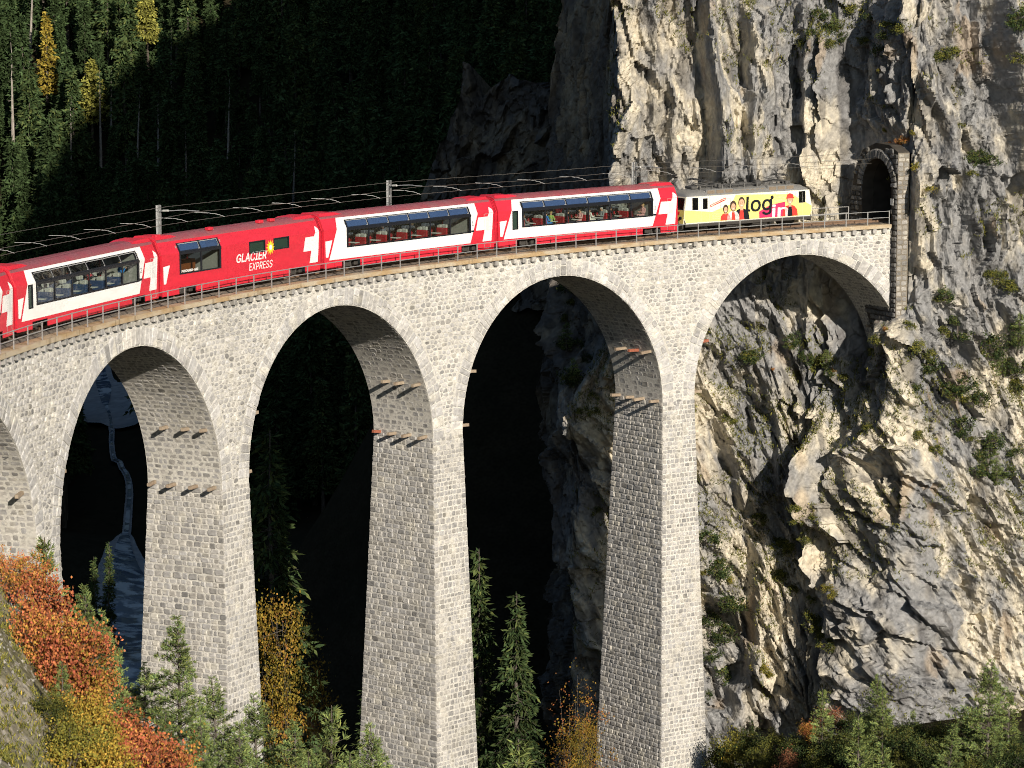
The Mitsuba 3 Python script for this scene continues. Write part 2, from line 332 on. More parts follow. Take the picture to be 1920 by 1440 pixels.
# --- railings
RAILM = flat('galvanised', (.42, .43, .44), .45, metal=.5)
def railing(rr, sa, sb, label, step=2.0, name='railing'):
    k = thing(name, label, 'railing'); ss2 = np.arange(sb, sa, -step)
    for s in ss2:
        m = boxm(.07, .05, 1.22); m.apply_transform(trimesh.transformations.rotation_matrix(-s/R, [0, 0, 1])); m.apply_translation(cyl(s, rr, dz(s)+.04))
        put(k+'__post', m, RAILM)
    s = np.linspace(sa, sb, int((sb-sa)/1.0))
    for h in (.62, .14):
        put(k+'__rail', tube(cyl(s, rr-.03, dz(s)+h), .028, 6), RAILM, smooth=40)
railing(R-2.5, S0, 19.6, 'grey two-bar metal railing along the near edge of the viaduct deck')
railing(R+3.3, -86, 19.5, 'grey metal railing along the far edge of the deck, seen beside the tunnel mouth')

# ------------------------------------------------------------------ cliff
PL = np.array([(150, 290), (70, 205), (32, 156), (11, 132), (5.9, 115.5), (11.3, 112.5), (17.5, 109.5), (22.0, 104.6), (20.4, 97.1), (26.5, 95.6), (33, 93.6), (60, 92), (130, 70), (260, 20)], float)
SEG = np.diff(PL, axis=0); SL = np.linalg.norm(SEG, axis=1); CUM = np.concatenate([[0], np.cumsum(SL)])
NRM = np.stack([SEG[:, 1], -SEG[:, 0]], 1)/SL[:, None]
sC, sD, sE, sF, sG, sH, sI, sJ = CUM[3:11]
def cliff_base(s):
    k = np.clip(np.searchsorted(CUM, s)-1, 0, len(SL)-1); t = (s-CUM[k])/SL[k]
    P = PL[k]+SEG[k]*t[..., None]
    mid = CUM[:-1]+SL/2; nx = np.interp(s, mid, NRM[:, 0]); ny = np.interp(s, mid, NRM[:, 1])
    n = np.stack([nx, ny], -1); return P, n/np.linalg.norm(n, axis=-1, keepdims=True)
def lean(s, z):
    k = np.interp(s, [sC, sF, sG, sH, sJ, sJ+20], [.0, .0, .03, .15, .24, .3])
    return np.where(z < -9, (-9-z)*k, 0)-np.maximum(z-3, 0)*np.interp(s, [sC, sD, sG, sJ], [.10, .10, .12, .16])
def pix2sz(x, y):            # where the sight line through a photo pixel meets the (smooth) cliff
    d = ray(x, y); h = d[:2]; best = None
    for k in range(2, len(SL)-1):
        M = np.array([[h[0], -SEG[k][0]], [h[1], -SEG[k][1]]])
        try: a, t = np.linalg.solve(M, PL[k]-CAM[:2])
        except np.linalg.LinAlgError: continue
        if -1e-6 <= t <= 1+1e-6 and a > 0 and (best is None or a < best[0]): best = (a, CUM[k]+t*SL[k])
    if best is None: return None
    return best[1], CAM[2]+d[2]*best[0]
# ribs of the real cliff: the left edge of each buttress as a polyline on the face, its height and how far it runs out to the right (m)
EDGES = [([(1320, -40), (1322, 100), (1330, 200), (1338, 330)], 2.8, 3.2), ([(1402, 30), (1407, 110), (1402, 180), (1395, 240), (1402, 330)], 2.8, 4),
         ([(1515, 80), (1512, 200), (1517, 280), (1522, 345)], 2.4, 4), ([(1540, 70), (1560, 150), (1562, 220), (1552, 270)], 1.9, 3),
         ([(1703, -20), (1700, 55)], 1.8, 3), ([(1735, 140), (1752, 200), (1765, 255)], 1.8, 3), ([(1872, -20), (1874, 90), (1882, 170), (1900, 260), (1902, 320)], 4.2, 4),
         ([(1717, 320), (1722, 400), (1724, 490)], 1.5, 4), ([(1767, 295), (1755, 355)], 1.5, 2.5), ([(1805, 320), (1812, 400), (1832, 475)], 1.7, 3),
         ([(1150, -40), (1160, 100), (1178, 200), (1150, 330)], 1.6, 3), ([(1225, 0), (1230, 120), (1215, 230)], .8, 2), ([(1085, 0), (1080, 170), (1090, 330)], 1.2, 3),
         ([(1395, 660), (1440, 720), (1470, 800), (1456, 905)], 2.0, 3), ([(1318, 635), (1380, 690)], 1.5, 2.5), ([(1573, 690), (1582, 760), (1617, 835), (1628, 900), (1643, 965)], 3.4, 4),
         ([(1690, 555), (1692, 680), (1690, 780), (1667, 835)], 2.4, 3), ([(1430, 572), (1480, 630)], 1.5, 2.5), ([(1516, 515), (1522, 610)], 1.6, 3), ([(1350, 755), (1376, 860), (1387, 955)], 2.0, 3),
         ([(1700, 828), (1753, 922)], 1.6, 3), ([(1588, 955), (1612, 1030), (1642, 1112)], 2.2, 3), ([(1640, 1055), (1693, 1155)], 1.6, 3), ([(1445, 1185), (1474, 1240), (1462, 1300), (1430, 1405)], 1.8, 3),
         ([(1416, 1040), (1412, 1170), (1388, 1260), (1362, 1345)], 4.5, 7), ([(1825, 1025), (1858, 1082)], 1.3, 2), ([(1567, 1050), (1552, 1108)], 1.6, 2.5), ([(1520, 640), (1500, 760), (1530, 880)], 1.4, 2.5),
         ([(1880, 560), (1890, 660)], 1.3, 3), ([(1840, 700), (1850, 780)], 1.2, 3), ([(1775, 500), (1790, 600)], 1.2, 2.5), ([(1068, 525), (1078, 600), (1108, 700), (1122, 790), (1098, 850), (1112, 960), (1120, 1040)], 6.0, 4.5)]
def facets(a, b, size, seed, grad=.55, hh=.5):
    rr = np.random.default_rng(seed); a0, a1, b0, b1 = a.min(), a.max(), b.min(), b.max(); n = int((a1-a0+2)*(b1-b0+2)/size**2)
    c = np.stack([rr.uniform(a0-1, a1+1, n), rr.uniform(b0-1, b1+1, n)], 1); g = rr.normal(0, grad, (n, 2)); h = rr.normal(0, hh*size, n)
    _, k = cKDTree(c).query(np.stack([a.ravel(), b.ravel()], 1)); k = k.reshape(a.shape)
    return h[k]+g[k, 0]*(a-c[k, 0])+g[k, 1]*(b-c[k, 1])
def cliff_disp(s, z, s0):
    sk = s0+.05*z
    w = 1.4*(meshkit.fbm(np.stack([s*.35, z*.16, s*0], -1), 3, 5)-.5)
    def teeth(width, amp, seed, zs):
        t = (sk+w*width*.6)/width+.6*(meshkit.noise(np.stack([s*.1, z/zs, s*0+seed], -1), seed)-.5)*2
        i = np.floor(t); fr = t-i
        a = meshkit.noise(np.stack([i*7.31, z/zs*1.3, i*0], -1), seed+3); a1 = meshkit.noise(np.stack([(i+1)*7.31, z/zs*1.3, i*0], -1), seed+3)
        a = np.clip(a*1.8-.4, 0, 1.3); e = min(.45, .3/width)
        return amp*a*(1-fr)*sstep(-.0, e, fr)+amp*np.clip(a1*1.8-.4, 0, 1.3)*0
    low = 1-.45*sstep(sG+3, sI, s)
    d = (teeth(4.6, 1.5, 11, 9.0)+teeth(2.1, .7, 23, 5.0))*low
    for pts, h, wd in EDGES:
        q = [pix2sz(x, y) for x, y in pts]; q = np.array([v for v in q if v is not None])
        if len(q) < 2: continue
        q = q[np.argsort(q[:, 1])]; se = np.interp(z, q[:, 1], q[:, 0])+.9*(meshkit.fbm(np.stack([z*.5, z*0+h, z*0+wd], -1), 3, 9)-.5)
        de = s-se; fade = sstep(q[0, 1]-1.8, q[0, 1]+.4, z)*(1-sstep(q[-1, 1]-.4, q[-1, 1]+1.8, z))
        prof = np.where(de > 0, np.clip(1-de/wd, 0, 1)**1.3, 1-sstep(0, .35+.12*h, -de))
        d = d+(1.1 if pts[0][1] < 500 else .72)*h*prof*fade
    d = d+(teeth(1.15, .42, 51, 2.2)+teeth(.62, .22, 63, 1.2))*low
    d = gaussian_filter(d+.9*(meshkit.fbm(np.stack([sk*.22, z*.11, s*0], -1), 4, 2)-.5), .7)
    d = d+.50*facets(sk, z*.38, 1.7, 1, .5, .4)+.50*facets(sk+.15*z, z*.45, .85, 2, .75, .42)+.42*facets(sk-.1*z, z*.5, .42, 3, .8, .42)
    d = d+.26*(meshkit.fbm(np.stack([sk*1.6, z*.8, s*0], -1), 4, 8)-.5)
    return gaussian_filter(d, .35)
sg = np.concatenate([np.arange(CUM[0], sC-12, 2.0), np.arange(sC-12, sJ+2, .125), np.arange(sJ+2, CUM[-1], 1.5)])
zg = np.concatenate([np.arange(-52, -42, .6), np.arange(-42, 19, .125), np.arange(19, 50, .7)])
S0_, ZZ = np.meshgrid(sg, zg, indexing='ij'); SS = S0_-.42*np.minimum(ZZ+6, 0)*sstep(sC-16, sD+2, S0_)*(1-sstep(CUM[-1]-40, CUM[-1], S0_))   # the columns of the grid follow the slant of the strata
DD = cliff_disp(SS, ZZ, S0_)
near_portal = .8*sstep(sG-2.2, sG-.4, SS)*(1-sstep(sH-.2, sH+1.2, SS))*sstep(-9, -6.5, ZZ)*(1-sstep(6.2, 8, ZZ))
DD = np.where(SS < sD-1, (DD-.4)*(.45+.3*sstep(-6, -10, ZZ)), DD)
DD = DD*(1-near_portal)-.25*near_portal+1.5*sstep(sG+3.5, sG+5.5, SS)*(1-sstep(sH+.3, sH+2.5, SS))*(1-sstep(-9, -6, ZZ))
DD = DD+4.2*np.exp(-((SS-sG)/4.0)**2)*sstep(-13, -20, ZZ)
BP, BN = cliff_base(SS); XY = BP+BN*(DD+lean(SS, ZZ))[..., None]
XY[..., 0] -= 3.4*np.exp(-((SS-sD)/4.5)**2)*sstep(-9, -15, ZZ)
rr = np.hypot(XY[..., 0], XY[..., 1]); sa = np.arctan2(XY[..., 0], XY[..., 1])*R
lim = np.where(ZZ > -2, R+4.4, RBACK+.8+.05*np.maximum(-12-ZZ, 0)-4.5*sstep(-20, -27, ZZ)*sstep(5, 9, sa)); lim = np.where((sa < 22.5) & (rr > 80) & (SS < sG+2), lim+.5*meshkit.noise(np.stack([SS, ZZ*.6, SS*0], -1), 3), 0)
fac = np.where(lim > 0, lim+.8*np.log1p(np.exp(np.clip((rr-lim)/.8, -30, 30))), rr)/rr
XY = XY*(1+(fac-1)*(1-sstep(sG-2.0, sG+1.5, SS)))[..., None]
CP = np.concatenate([XY, ZZ[..., None]], -1)
v, f = gridmesh(CP)
PC = cyl(.19583*R, R, 0); PD = np.array([math.sin(.2137), math.cos(.2137), 0]); PN = np.array([-PD[1], PD[0], 0])   # portal plane: along, outward (towards the track)
fc = v[f].mean(1); al = (fc-PC)@PD; dn = (fc-PC)@PN
hole = (np.abs(al) < 2.5) & (fc[:, 2] > -.55) & (fc[:, 2] < 5.4) & (np.abs(dn) < 6)
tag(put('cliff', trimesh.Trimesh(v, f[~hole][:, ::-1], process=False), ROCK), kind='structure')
cliff_tree = cKDTree(v[::3]); cliff_v = v[::3]
CN = trimesh.Trimesh(v, f[:, ::-1], process=False)
def on_cliff(x, y):          # nearest cliff vertex to a photo pixel's sight line, the front-most one
    d = ray(x, y); w = cliff_v-CAM; t = w@d; off = np.linalg.norm(w-t[:, None]*d, axis=1); c = np.nonzero(off < .45)[0]
    return cliff_v[c[np.argmin(t[c])]] if len(c) else None

# ------------------------------------------------------------------ ground: gorge, river flat, far slope, mountain behind the cliff
GP = np.array([(-80, 0, 16), (0, 0, 13), (0, -40, 22), (0, 40, 6), (40, 0, 2.5), (40, -20, 5), (60, -10.5, -2.5), (60, 10, -8), (85, -15, -6.3), (100, -17.6, -6.9), (105, -16.9, -11.0), (105, -13.0, -16), (92, -11.5, -14), (120, -17, -19.5), (135, -22, -20), (165, -34, -20), (120, -21, -8.3), (114, -19.4, -9.6),
    (120, -28, -1), (100, -30, 3), (85, 0, -16), (105, -8, -20), (140, -16, -22.5), (145, -5, -30), (165, -27, -24), (160, -42, -13), (178, -17, -33), (150, 10, -38), (195, -2, -48), (200, 8, -48), (212, 13, -42), (206, 20, -36.5),
    (198, 30, -35), (210, 40, -36.5), (192, 22, -36.5), (188, 34, -36.5), (170, 30, -44), (120, 20, -36), (120, 60, -32), (200, 60, -38), (230, 0, -54), (230, -20, -54), (200, -42, -34), (230, -48, -42), (170, -60, 0), (230, -70, -20), (260, -20, -63), (260, 0, -61), (300, -30, -66), (270, 4, -55),
    (340, -40, -67), (390, -55, -66.5), (390, -30, -64), (300, -90, -30), (400, -110, -35), (450, -62, -65.5), (450, -20, -58), (520, -75, -64), (600, -85, -62), (600, -105, -60), (640, -95, -58), (650, -60, -48), (560, -20, -44), (480, 10, -32), (400, 10, -45), (360, 20, -30), (300, -9, -11), (300, -3, -9), (302, 4, -8), (288, -4, -24), (280, -8, -42), (278, 2, -40), (302, -16, -45), (330, -6, -12),
    (700, -110, -28), (760, -100, 22), (660, 0, 20), (850, 0, 150), (1000, 0, 250), (700, -260, -20), (900, -250, 110), (600, -220, -55), (1300, 0, 380), (1300, -400, 380), (500, 120, 60), (700, 200, 160), (-150, -150, 40), (-150, 150, 10), (300, -250, 60), (100, -200, 80)], float)
rbf = RBFInterpolator(GP[:, :2]/100, GP[:, 2], kernel='linear', smoothing=0.0)
CPOLY = Polygon(np.vstack([PL, [(700, 0), (900, 500), (400, 560), (250, 420)]]))
def world_uv(xy): d = np.asarray(xy)-CAM[:2]; return np.stack([d@HU, d@HV], -1)
def ground_z(xy, detail=True):
    xy = np.atleast_2d(xy); uv = world_uv(xy); z = rbf(uv/100)
    z = z+1.2*(meshkit.fbm(np.stack([uv[:, 0]*.06, uv[:, 1]*.06, uv[:, 0]*0], -1), 4, 4)-.5)*np.clip(uv[:, 0]/150, .3, 3)
    inside = shapely.contains_xy(CPOLY, xy[:, 0], xy[:, 1]); d = np.where(inside, shapely.distance(CPOLY.exterior, shapely.points(xy)), 0)
    m = np.minimum(40+d*2.1, 161+.1*d)+9*(meshkit.fbm(np.concatenate([xy*.03, xy[:, :1]*0], 1), 3, 6)-.5)
    return z+(np.maximum(m, z)-z)*sstep(3.2, 6.5, d)
ug = np.concatenate([np.arange(-60, 70, 5), np.arange(70, 240, 1.1), np.arange(240, 420, 2.5), np.arange(420, 900, 6), np.arange(900, 2600, 60)])
vg = np.concatenate([np.arange(-900, -160, 40), np.arange(-160, -50, 4), np.arange(-50, 50, 1.1), np.arange(50, 200, 5), np.arange(200, 900, 40)])
UU, VV = np.meshgrid(ug, vg, indexing='ij'); GXY = CAM[:2]+UU[..., None]*HU+VV[..., None]*HV
GZ = ground_z(GXY.reshape(-1, 2)).reshape(UU.shape)
v, f = gridmesh(np.concatenate([GXY, GZ[..., None]], -1))
def f_ground(p, n, uv):
    k = F3(p.x*.5, p.y*.5, p.z*.5, 4); q = F3(p.x*2.5, p.y*2.5, p.z*2.5, 3)
    g = mixc((0.17, 0.16, 0.10), (0.30, 0.27, 0.21), ss(.4, .65, k)); g = mixc(g, (0.40, 0.37, 0.33), ss(.58, .72, q)*.8)
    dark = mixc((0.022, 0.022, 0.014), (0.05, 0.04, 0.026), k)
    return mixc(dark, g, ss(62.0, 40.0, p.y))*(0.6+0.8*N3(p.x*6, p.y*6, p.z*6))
GROUND = mat('ground', f_ground, bump=lambda p, n, uv: F3(p.x*1.5, p.y*1.5, p.z*1.5, 3), bscale=.25, eps=.03)
gm = trimesh.Trimesh(v, f, process=False)
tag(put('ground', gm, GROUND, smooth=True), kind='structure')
print('ground normal z', gm.face_normals[:, 2].mean())

# ------------------------------------------------------------------ tunnel portal
def pw(a, z, o=0): a, z, o = np.broadcast_arrays(np.asarray(a, float), z, o); return PC+a[..., None]*PD+o[..., None]*PN+np.stack([a*0, a*0, z], -1)
POR = thing('tunnel_portal', 'shaded stone tunnel mouth in the cliff at the end of the viaduct', 'tunnel portal')
HW, ZS_, ZB_ = 2.2, 2.75, -.5
th = np.linspace(0, np.pi, 25); opening = Polygon([(-HW, ZB_-30)]+[(-HW*math.cos(t), ZS_+HW*math.sin(t)*.98) for t in th]+[(HW, ZB_-30)])
top_l = [(-3.1, -14), (-3.1, 5.5), (-1.8, 6.0), (0.2, 6.1), (2.2, 5.5), (3.4, 3.9), (3.9, 1.5), (3.9, -3)]
wallp = Polygon(top_l).difference(Polygon([(-HW, ZB_)]+[(-HW*math.cos(t), ZS_+HW*math.sin(t)*.98) for t in th]+[(HW, ZB_)]))
m = trimesh.creation.extrude_polygon(wallp, 1.0, engine='earcut'); vv = m.vertices.copy(); m.vertices = pw(vv[:, 0], vv[:, 1], vv[:, 2]-.95-.03)
SHADEM = mat('shade_dark_mortar', lambda p, n, uv: mixc((.035, .033, .03), (.10, .09, .08), F3(p.x*2, p.y*2, p.z*2, 3)))  # shade of the portal face and tunnel put into the mortar colour
JOINT = flat('portal_joint', (.20, .18, .15), .9, .1); put(POR+'__wall', m, SHADEM)
rg = np.random.default_rng(17)
Q = courses(lambda z: -3.07, lambda z: 3.85, 6.2, -13, rg, ch=(.3, .46), wd=(.4, .9))
ringout = Polygon([(-HW-.75, -30)]+[(-(HW+.75)*math.cos(t), ZS_+(HW*.98+.75)*math.sin(t)) for t in th]+[(HW+.75, -30)])
free = wallp.difference(ringout.intersection(sbox(-9, ZS_-.01, 9, 20))).difference(sbox(-HW-.02, ZB_, HW+.02, ZS_))
Q = np.array([q for q in Q if free.contains(Point(q.mean(0))) and free.intersection(Polygon(q)).area > .8*Polygon(q).area])
P, UV, F = stones3d(outline_from_quads(Q, rg), lambda a, b, h: pw(a, b, h+.05), rg, bulge=(.05, .12), tone=(.25, .6), warm=(0, .3))  # low stone tone paints in the shade of this face
own = ['stone']*len(P); big = np.argsort(-np.array([Polygon(q).area for q in Q]))[:200]
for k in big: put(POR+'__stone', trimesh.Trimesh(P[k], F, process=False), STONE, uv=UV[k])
rest = np.setdiff1d(np.arange(len(P)), big)
tag(put(POR+'__small_stones', trimesh.Trimesh(P[rest].reshape(-1, 3), (F[None]+(np.arange(len(rest))*17)[:, None, None]).reshape(-1, 3), process=False), STONE, uv=UV[rest].reshape(-1, 2)), kind='stuff')
tv = np.linspace(0, np.pi, 20); q = np.array([[(tv[k]+.012, HW+.0), (tv[k]+.012, HW+.75), (tv[k+1]-.012, HW+.75), (tv[k+1]-.012, HW)] for k in range(19)]); q[..., 0] *= HW
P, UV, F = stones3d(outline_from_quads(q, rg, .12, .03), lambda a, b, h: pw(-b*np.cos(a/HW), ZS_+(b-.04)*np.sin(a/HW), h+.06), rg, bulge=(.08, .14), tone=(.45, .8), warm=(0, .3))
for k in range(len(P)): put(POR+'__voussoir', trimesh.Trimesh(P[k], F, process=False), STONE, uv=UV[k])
# lit end face of the wall, coursed in larger blocks
Q = courses(lambda z: .02, lambda z: 1.0, 5.4, -11, rg, ch=(.3, .45), wd=(.4, .8), gap=.03)
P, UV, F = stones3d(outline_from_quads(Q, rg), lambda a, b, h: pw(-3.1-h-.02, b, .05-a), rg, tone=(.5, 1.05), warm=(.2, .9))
put(POR+'__end_joint', trimesh.Trimesh(pw([-3.112]*4, [-14, -14, 5.45, 5.45], [.02, -.98, -.98, .02]), [[0, 1, 2], [0, 2, 3]], process=False), JOINT)
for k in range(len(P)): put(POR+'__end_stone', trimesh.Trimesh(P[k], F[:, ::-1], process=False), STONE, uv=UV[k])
# lining
s_ = np.linspace(.19583*R+.6, 29.0, 12); prof = [(-HW-.05, -.45)]+[(-(HW+.05)*math.cos(t), ZS_+(HW+.05)*.98*math.sin(t)) for t in th]+[(HW+.05, -.45)]
prof = np.array(prof); Pm = cyl(s_[:, None], R+prof[None, :, 0], prof[None, :, 1]+0*s_[:, None]); Pm[0] = pw(prof[:, 0], prof[:, 1], -.6)
v, f = gridmesh(Pm); put(POR+'__lining', trimesh.Trimesh(v, f, process=False), SHADEM)
pend = Pm[-1]; put(POR+'__lining_end', trimesh.Trimesh(np.vstack([pend, pend.mean(0)]), [[k, k+1, len(pend)] for k in range(len(pend)-1)], process=False), SHADEM)
sg_ = thing('small_sign', 'small white sign plate on the stone to the right of the tunnel mouth', 'sign')
m = boxm(.42, .02, .5); m.apply_transform(trimesh.transformations.rotation_matrix(math.atan2(PD[1], PD[0]), [0, 0, 1])); m.apply_translation(pw(-2.72, 1.7, .3)); put(sg_+'__plate', m, flat('sign', (.75, .75, .75)))
m = boxm(.04, .25, .04); m.apply_transform(trimesh.transformations.rotation_matrix(math.atan2(PD[1], PD[0]), [0, 0, 1])); m.apply_translation(pw(-2.72, 1.7, .15)); put(sg_+'__bracket', m, RAILM)

# ------------------------------------------------------------------ train
REDP = mat('red_paint', lambda p, n, uv: C3(.58, .022, .045)*(.82+.3*F3(p.x*.9, p.y*.9, p.z*2.5, 3)), .32, spec=.5, clear=.6); WHITEP = mat('white_paint', lambda p, n, uv: C3(.76, .77, .78)*(.88+.2*F3(p.x*.8, p.y*.8, p.z*2.2, 3)), .35, spec=.5, clear=.5); BLACKP = flat('black_frame', (.012, .014, .02), .3)
ROOFP = mat('roof_paint', lambda p, n, uv: mixc((.30, .05, .07), (.22, .10, .11), F3(p.x*1.3, p.y*1.3, p.z, 3)), .45, spec=.4)
GREYP = flat('grey_paint', (.36, .37, .38), .5); UNDER = flat('underframe', (.045, .042, .04), .7); STEEL = flat('steel', (.30, .29, .28), .4, metal=.6); DOORP = flat('door_panel', (.62, .63, .64), .5)
SEATR = flat('seat_red', (.36, .02, .03), .8, .1); SEATB = flat('seat_blue', (.03, .06, .15), .8, .1); HEADR = flat('headrest', (.45, .45, .44), .8, .1); FLOOR = flat('coach_floor', (.10, .10, .11), .8, .1); INNER = flat('coach_lining', (.30, .30, .29), .8, .1)
def glass(name, t, refl=1.0, ior=1.5):
    scene['mat_'+name] = {'type': 'thindielectric', 'int_ior': ior, 'specular_transmittance': {'type': 'rgb', 'value': list(t)}, 'specular_reflectance': {'type': 'rgb', 'value': [refl]*3}}; return 'mat_'+name
GLASS = glass('window_glass', (.72, .78, .75)); GLASSU = 'mat_roof_glass'; scene[GLASSU] = {'type': 'blendbsdf', 'weight': .4, 'a': {'type': 'thindielectric', 'int_ior': 1.9, 'specular_transmittance': {'type': 'rgb', 'value': [.3, .38, .5]}}, 'b': {'type': 'twosided', 'bsdf': {'type': 'diffuse', 'reflectance': {'type': 'rgb', 'value': [.08, .15, .34]}}}}; GLASSG = glass('green_glass', (.30, .42, .38))  # diffuse blue blended into the roof panes stands for reflected sky
HWID, ZBELT, ZSL, YSL = 1.33, 2.78, 3.50, 0.98
def lower(x, z, o, side): return np.stack([x, side*(HWID+o), z], -1)
SLU = np.array([-(HWID-YSL), ZSL-ZBELT]); SLEN = np.linalg.norm(SLU); SLU /= SLEN; SNN = np.array([SLU[1], -SLU[0]])
def upper(x, w, o, side): return np.stack([x, side*(HWID+w*SLU[0]+o*SNN[0]), ZBELT+w*SLU[1]+o*SNN[1]], -1)
def panel(poly, fn, side, o0, th):
    ms = []
    for g in getattr(poly, 'geoms', [poly]):
        if g.is_empty or g.area < 1e-5: continue
        m = trimesh.creation.extrude_polygon(g, th, engine='earcut'); v = m.vertices; m.vertices = fn(v[:, 0], v[:, 1], v[:, 2]+o0, side); ms.append(m)
    return cat(ms)
def frame(b, w): return b.difference(b.buffer(-w, join_style=2))
def along(sa, sb, zoff=-.2):
    a, b = cyl(sa, R, dz(sa)+zoff), cyl(sb, R, dz(sb)+zoff); x = (b-a)/np.linalg.norm(b-a); y = np.cross([0, 0, 1], x); y /= np.linalg.norm(y); z = np.cross(x, y)
    M = np.eye(4); M[:3, 0], M[:3, 1], M[:3, 2], M[:3, 3] = x, y, z, (a+b)/2; return M
PL_CACHE = {}
def part(k, name, mesh_id, build, material, M, smooth=False, label=None):
    if mesh_id not in PL_CACHE: PL_CACHE[mesh_id] = mikit.ply(build() if callable(build) else build, material, smooth=smooth)
    kk = key(k+'__'+name); d = dict(PL_CACHE[mesh_id]); d['to_world'] = T(M); d['bsdf'] = {'type': 'ref', 'id': material}; scene[kk] = d
    if label: labels[kk] = {'label': label}
    return kk
HB = 8.66
def roof_profile():
    e = [(-YSL, ZSL), (-.93, 3.60), (-.78, 3.70), (-.45, 3.79), (0, 3.82)]; return np.array(e+[(-a, b) for a, b in e[-2::-1]])
def sweep(prof, x0, x1, n=2):
    x = np.linspace(x0, x1, n); P = np.stack([np.stack([np.full(len(prof), a), prof[:, 0], prof[:, 1]], -1) for a in x]); v, f = gridmesh(P); return trimesh.Trimesh(v, f, process=False)
def roof_mesh():
    ms = [sweep(roof_profile(), -HB, HB)]
    for x in np.arange(-6.6, 6.7, .55): ms.append(sweep(roof_profile()*[.97, 1]+[0, .012], x, x+.08))
    return cat(ms)
def end_mesh(x):
    pr = [(-HWID, .3), (HWID, .3), (HWID, ZBELT)]+[(a, b) for a, b in roof_profile()[::-1]]+[(-HWID, ZBELT)]
    m = trimesh.creation.extrude_polygon(Polygon(pr), .05, engine='earcut'); v = m.vertices; m.vertices = np.stack([x+v[:, 2]-(.05 if x > 0 else 0), v[:, 0], v[:, 1]], -1); return m
def bellows_mesh():
    pr = np.array([(-HWID, .55), (-HWID, ZBELT)]+[tuple(q) for q in roof_profile()]+[(HWID, ZBELT), (HWID, .55)])*[.94, .985]; ms = []
    for q in np.linspace(HB-.02, HB+.75, 7)[:-1]: ms.append(sweep(pr*[1, 1], q, q+.06)); ms.append(sweep(pr*[.975, .99], q+.06, q+.13))
    return cat(ms)
def bogie_mesh(x, loco=False):
    ms = []; wb = .9 if not loco else 1.15; r = .34 if not loco else .53
    for sx in (-wb, wb):
        for sy in (-.52, .52):
            w = trimesh.creation.cylinder(r, .11, sections=24); w.apply_transform(trimesh.transformations.rotation_matrix(math.pi/2, [1, 0, 0])); w.apply_translation((x+sx, sy, r)); ms.append(w)
        for sy in (-.82, .82): ms.append(rbox(.34, .22, .30, (x+sx, sy, r+.05), .03))
        ax = trimesh.creation.cylinder(.07, 1.3, sections=10); ax.apply_transform(trimesh.transformations.rotation_matrix(math.pi/2, [1, 0, 0])); ax.apply_translation((x+sx, 0, r)); ms.append(ax)
    for sy in (-.82, .82):
        ms += [rbox(2*wb+.9, .14, .18, (x, sy, r+.26), .03), rbox(.55, .2, .42, (x, sy, r+.05), .04)]
        for sx in (-.28, .28): c = trimesh.creation.cylinder(.09, .36, sections=12); c.apply_translation((x+sx, sy*1.12, r+.15)); ms.append(c)
    ms.append(rbox(.5, 1.6, .25, (x, 0, r+.25), .03)); return cat(ms)
def seat_mesh():   # faces +x
    return cat([rbox(.46, .95, .14, (0, 0, .42), .04), rbox(.12, .95, .62, (-.26, 0, .72), .04), rbox(.3, .8, .3, (0, 0, .2), .03)])
def headrest_mesh(): return cat([rbox(.13, .40, .24, (-.29, -.25, 1.12), .04), rbox(.13, .40, .24, (-.29, .25, 1.12), .04)])
BW = [(-6.35+i*2.07, -6.35+(i+1)*2.07) for i in range(6)]
WHITE_LO = Polygon([(-8.18, .80), (6.12, .80), (6.92, ZBELT), (-7.40, ZBELT)])
CROSS = shapely.union_all([Polygon([(7.42, .82), (8.38, .82), (8.60, ZBELT-.02), (8.15, ZBELT-.02), (8.0, 2.52), (6.98, 2.52), (6.72, 1.62), (7.65, 1.62)])])
FLAG_L = Polygon([(-8.52, 2.05), (-7.86, 2.10), (-8.28, 1.0), (-8.50, 1.0)])
WHITE_UP = Polygon([(-7.40, .0), (6.92, 0), (6.98, SLEN), (-7.15, SLEN)]); CROSS_UP = Polygon([(8.15, 0), (8.60, 0), (8.58, .22), (8.32, .42)])
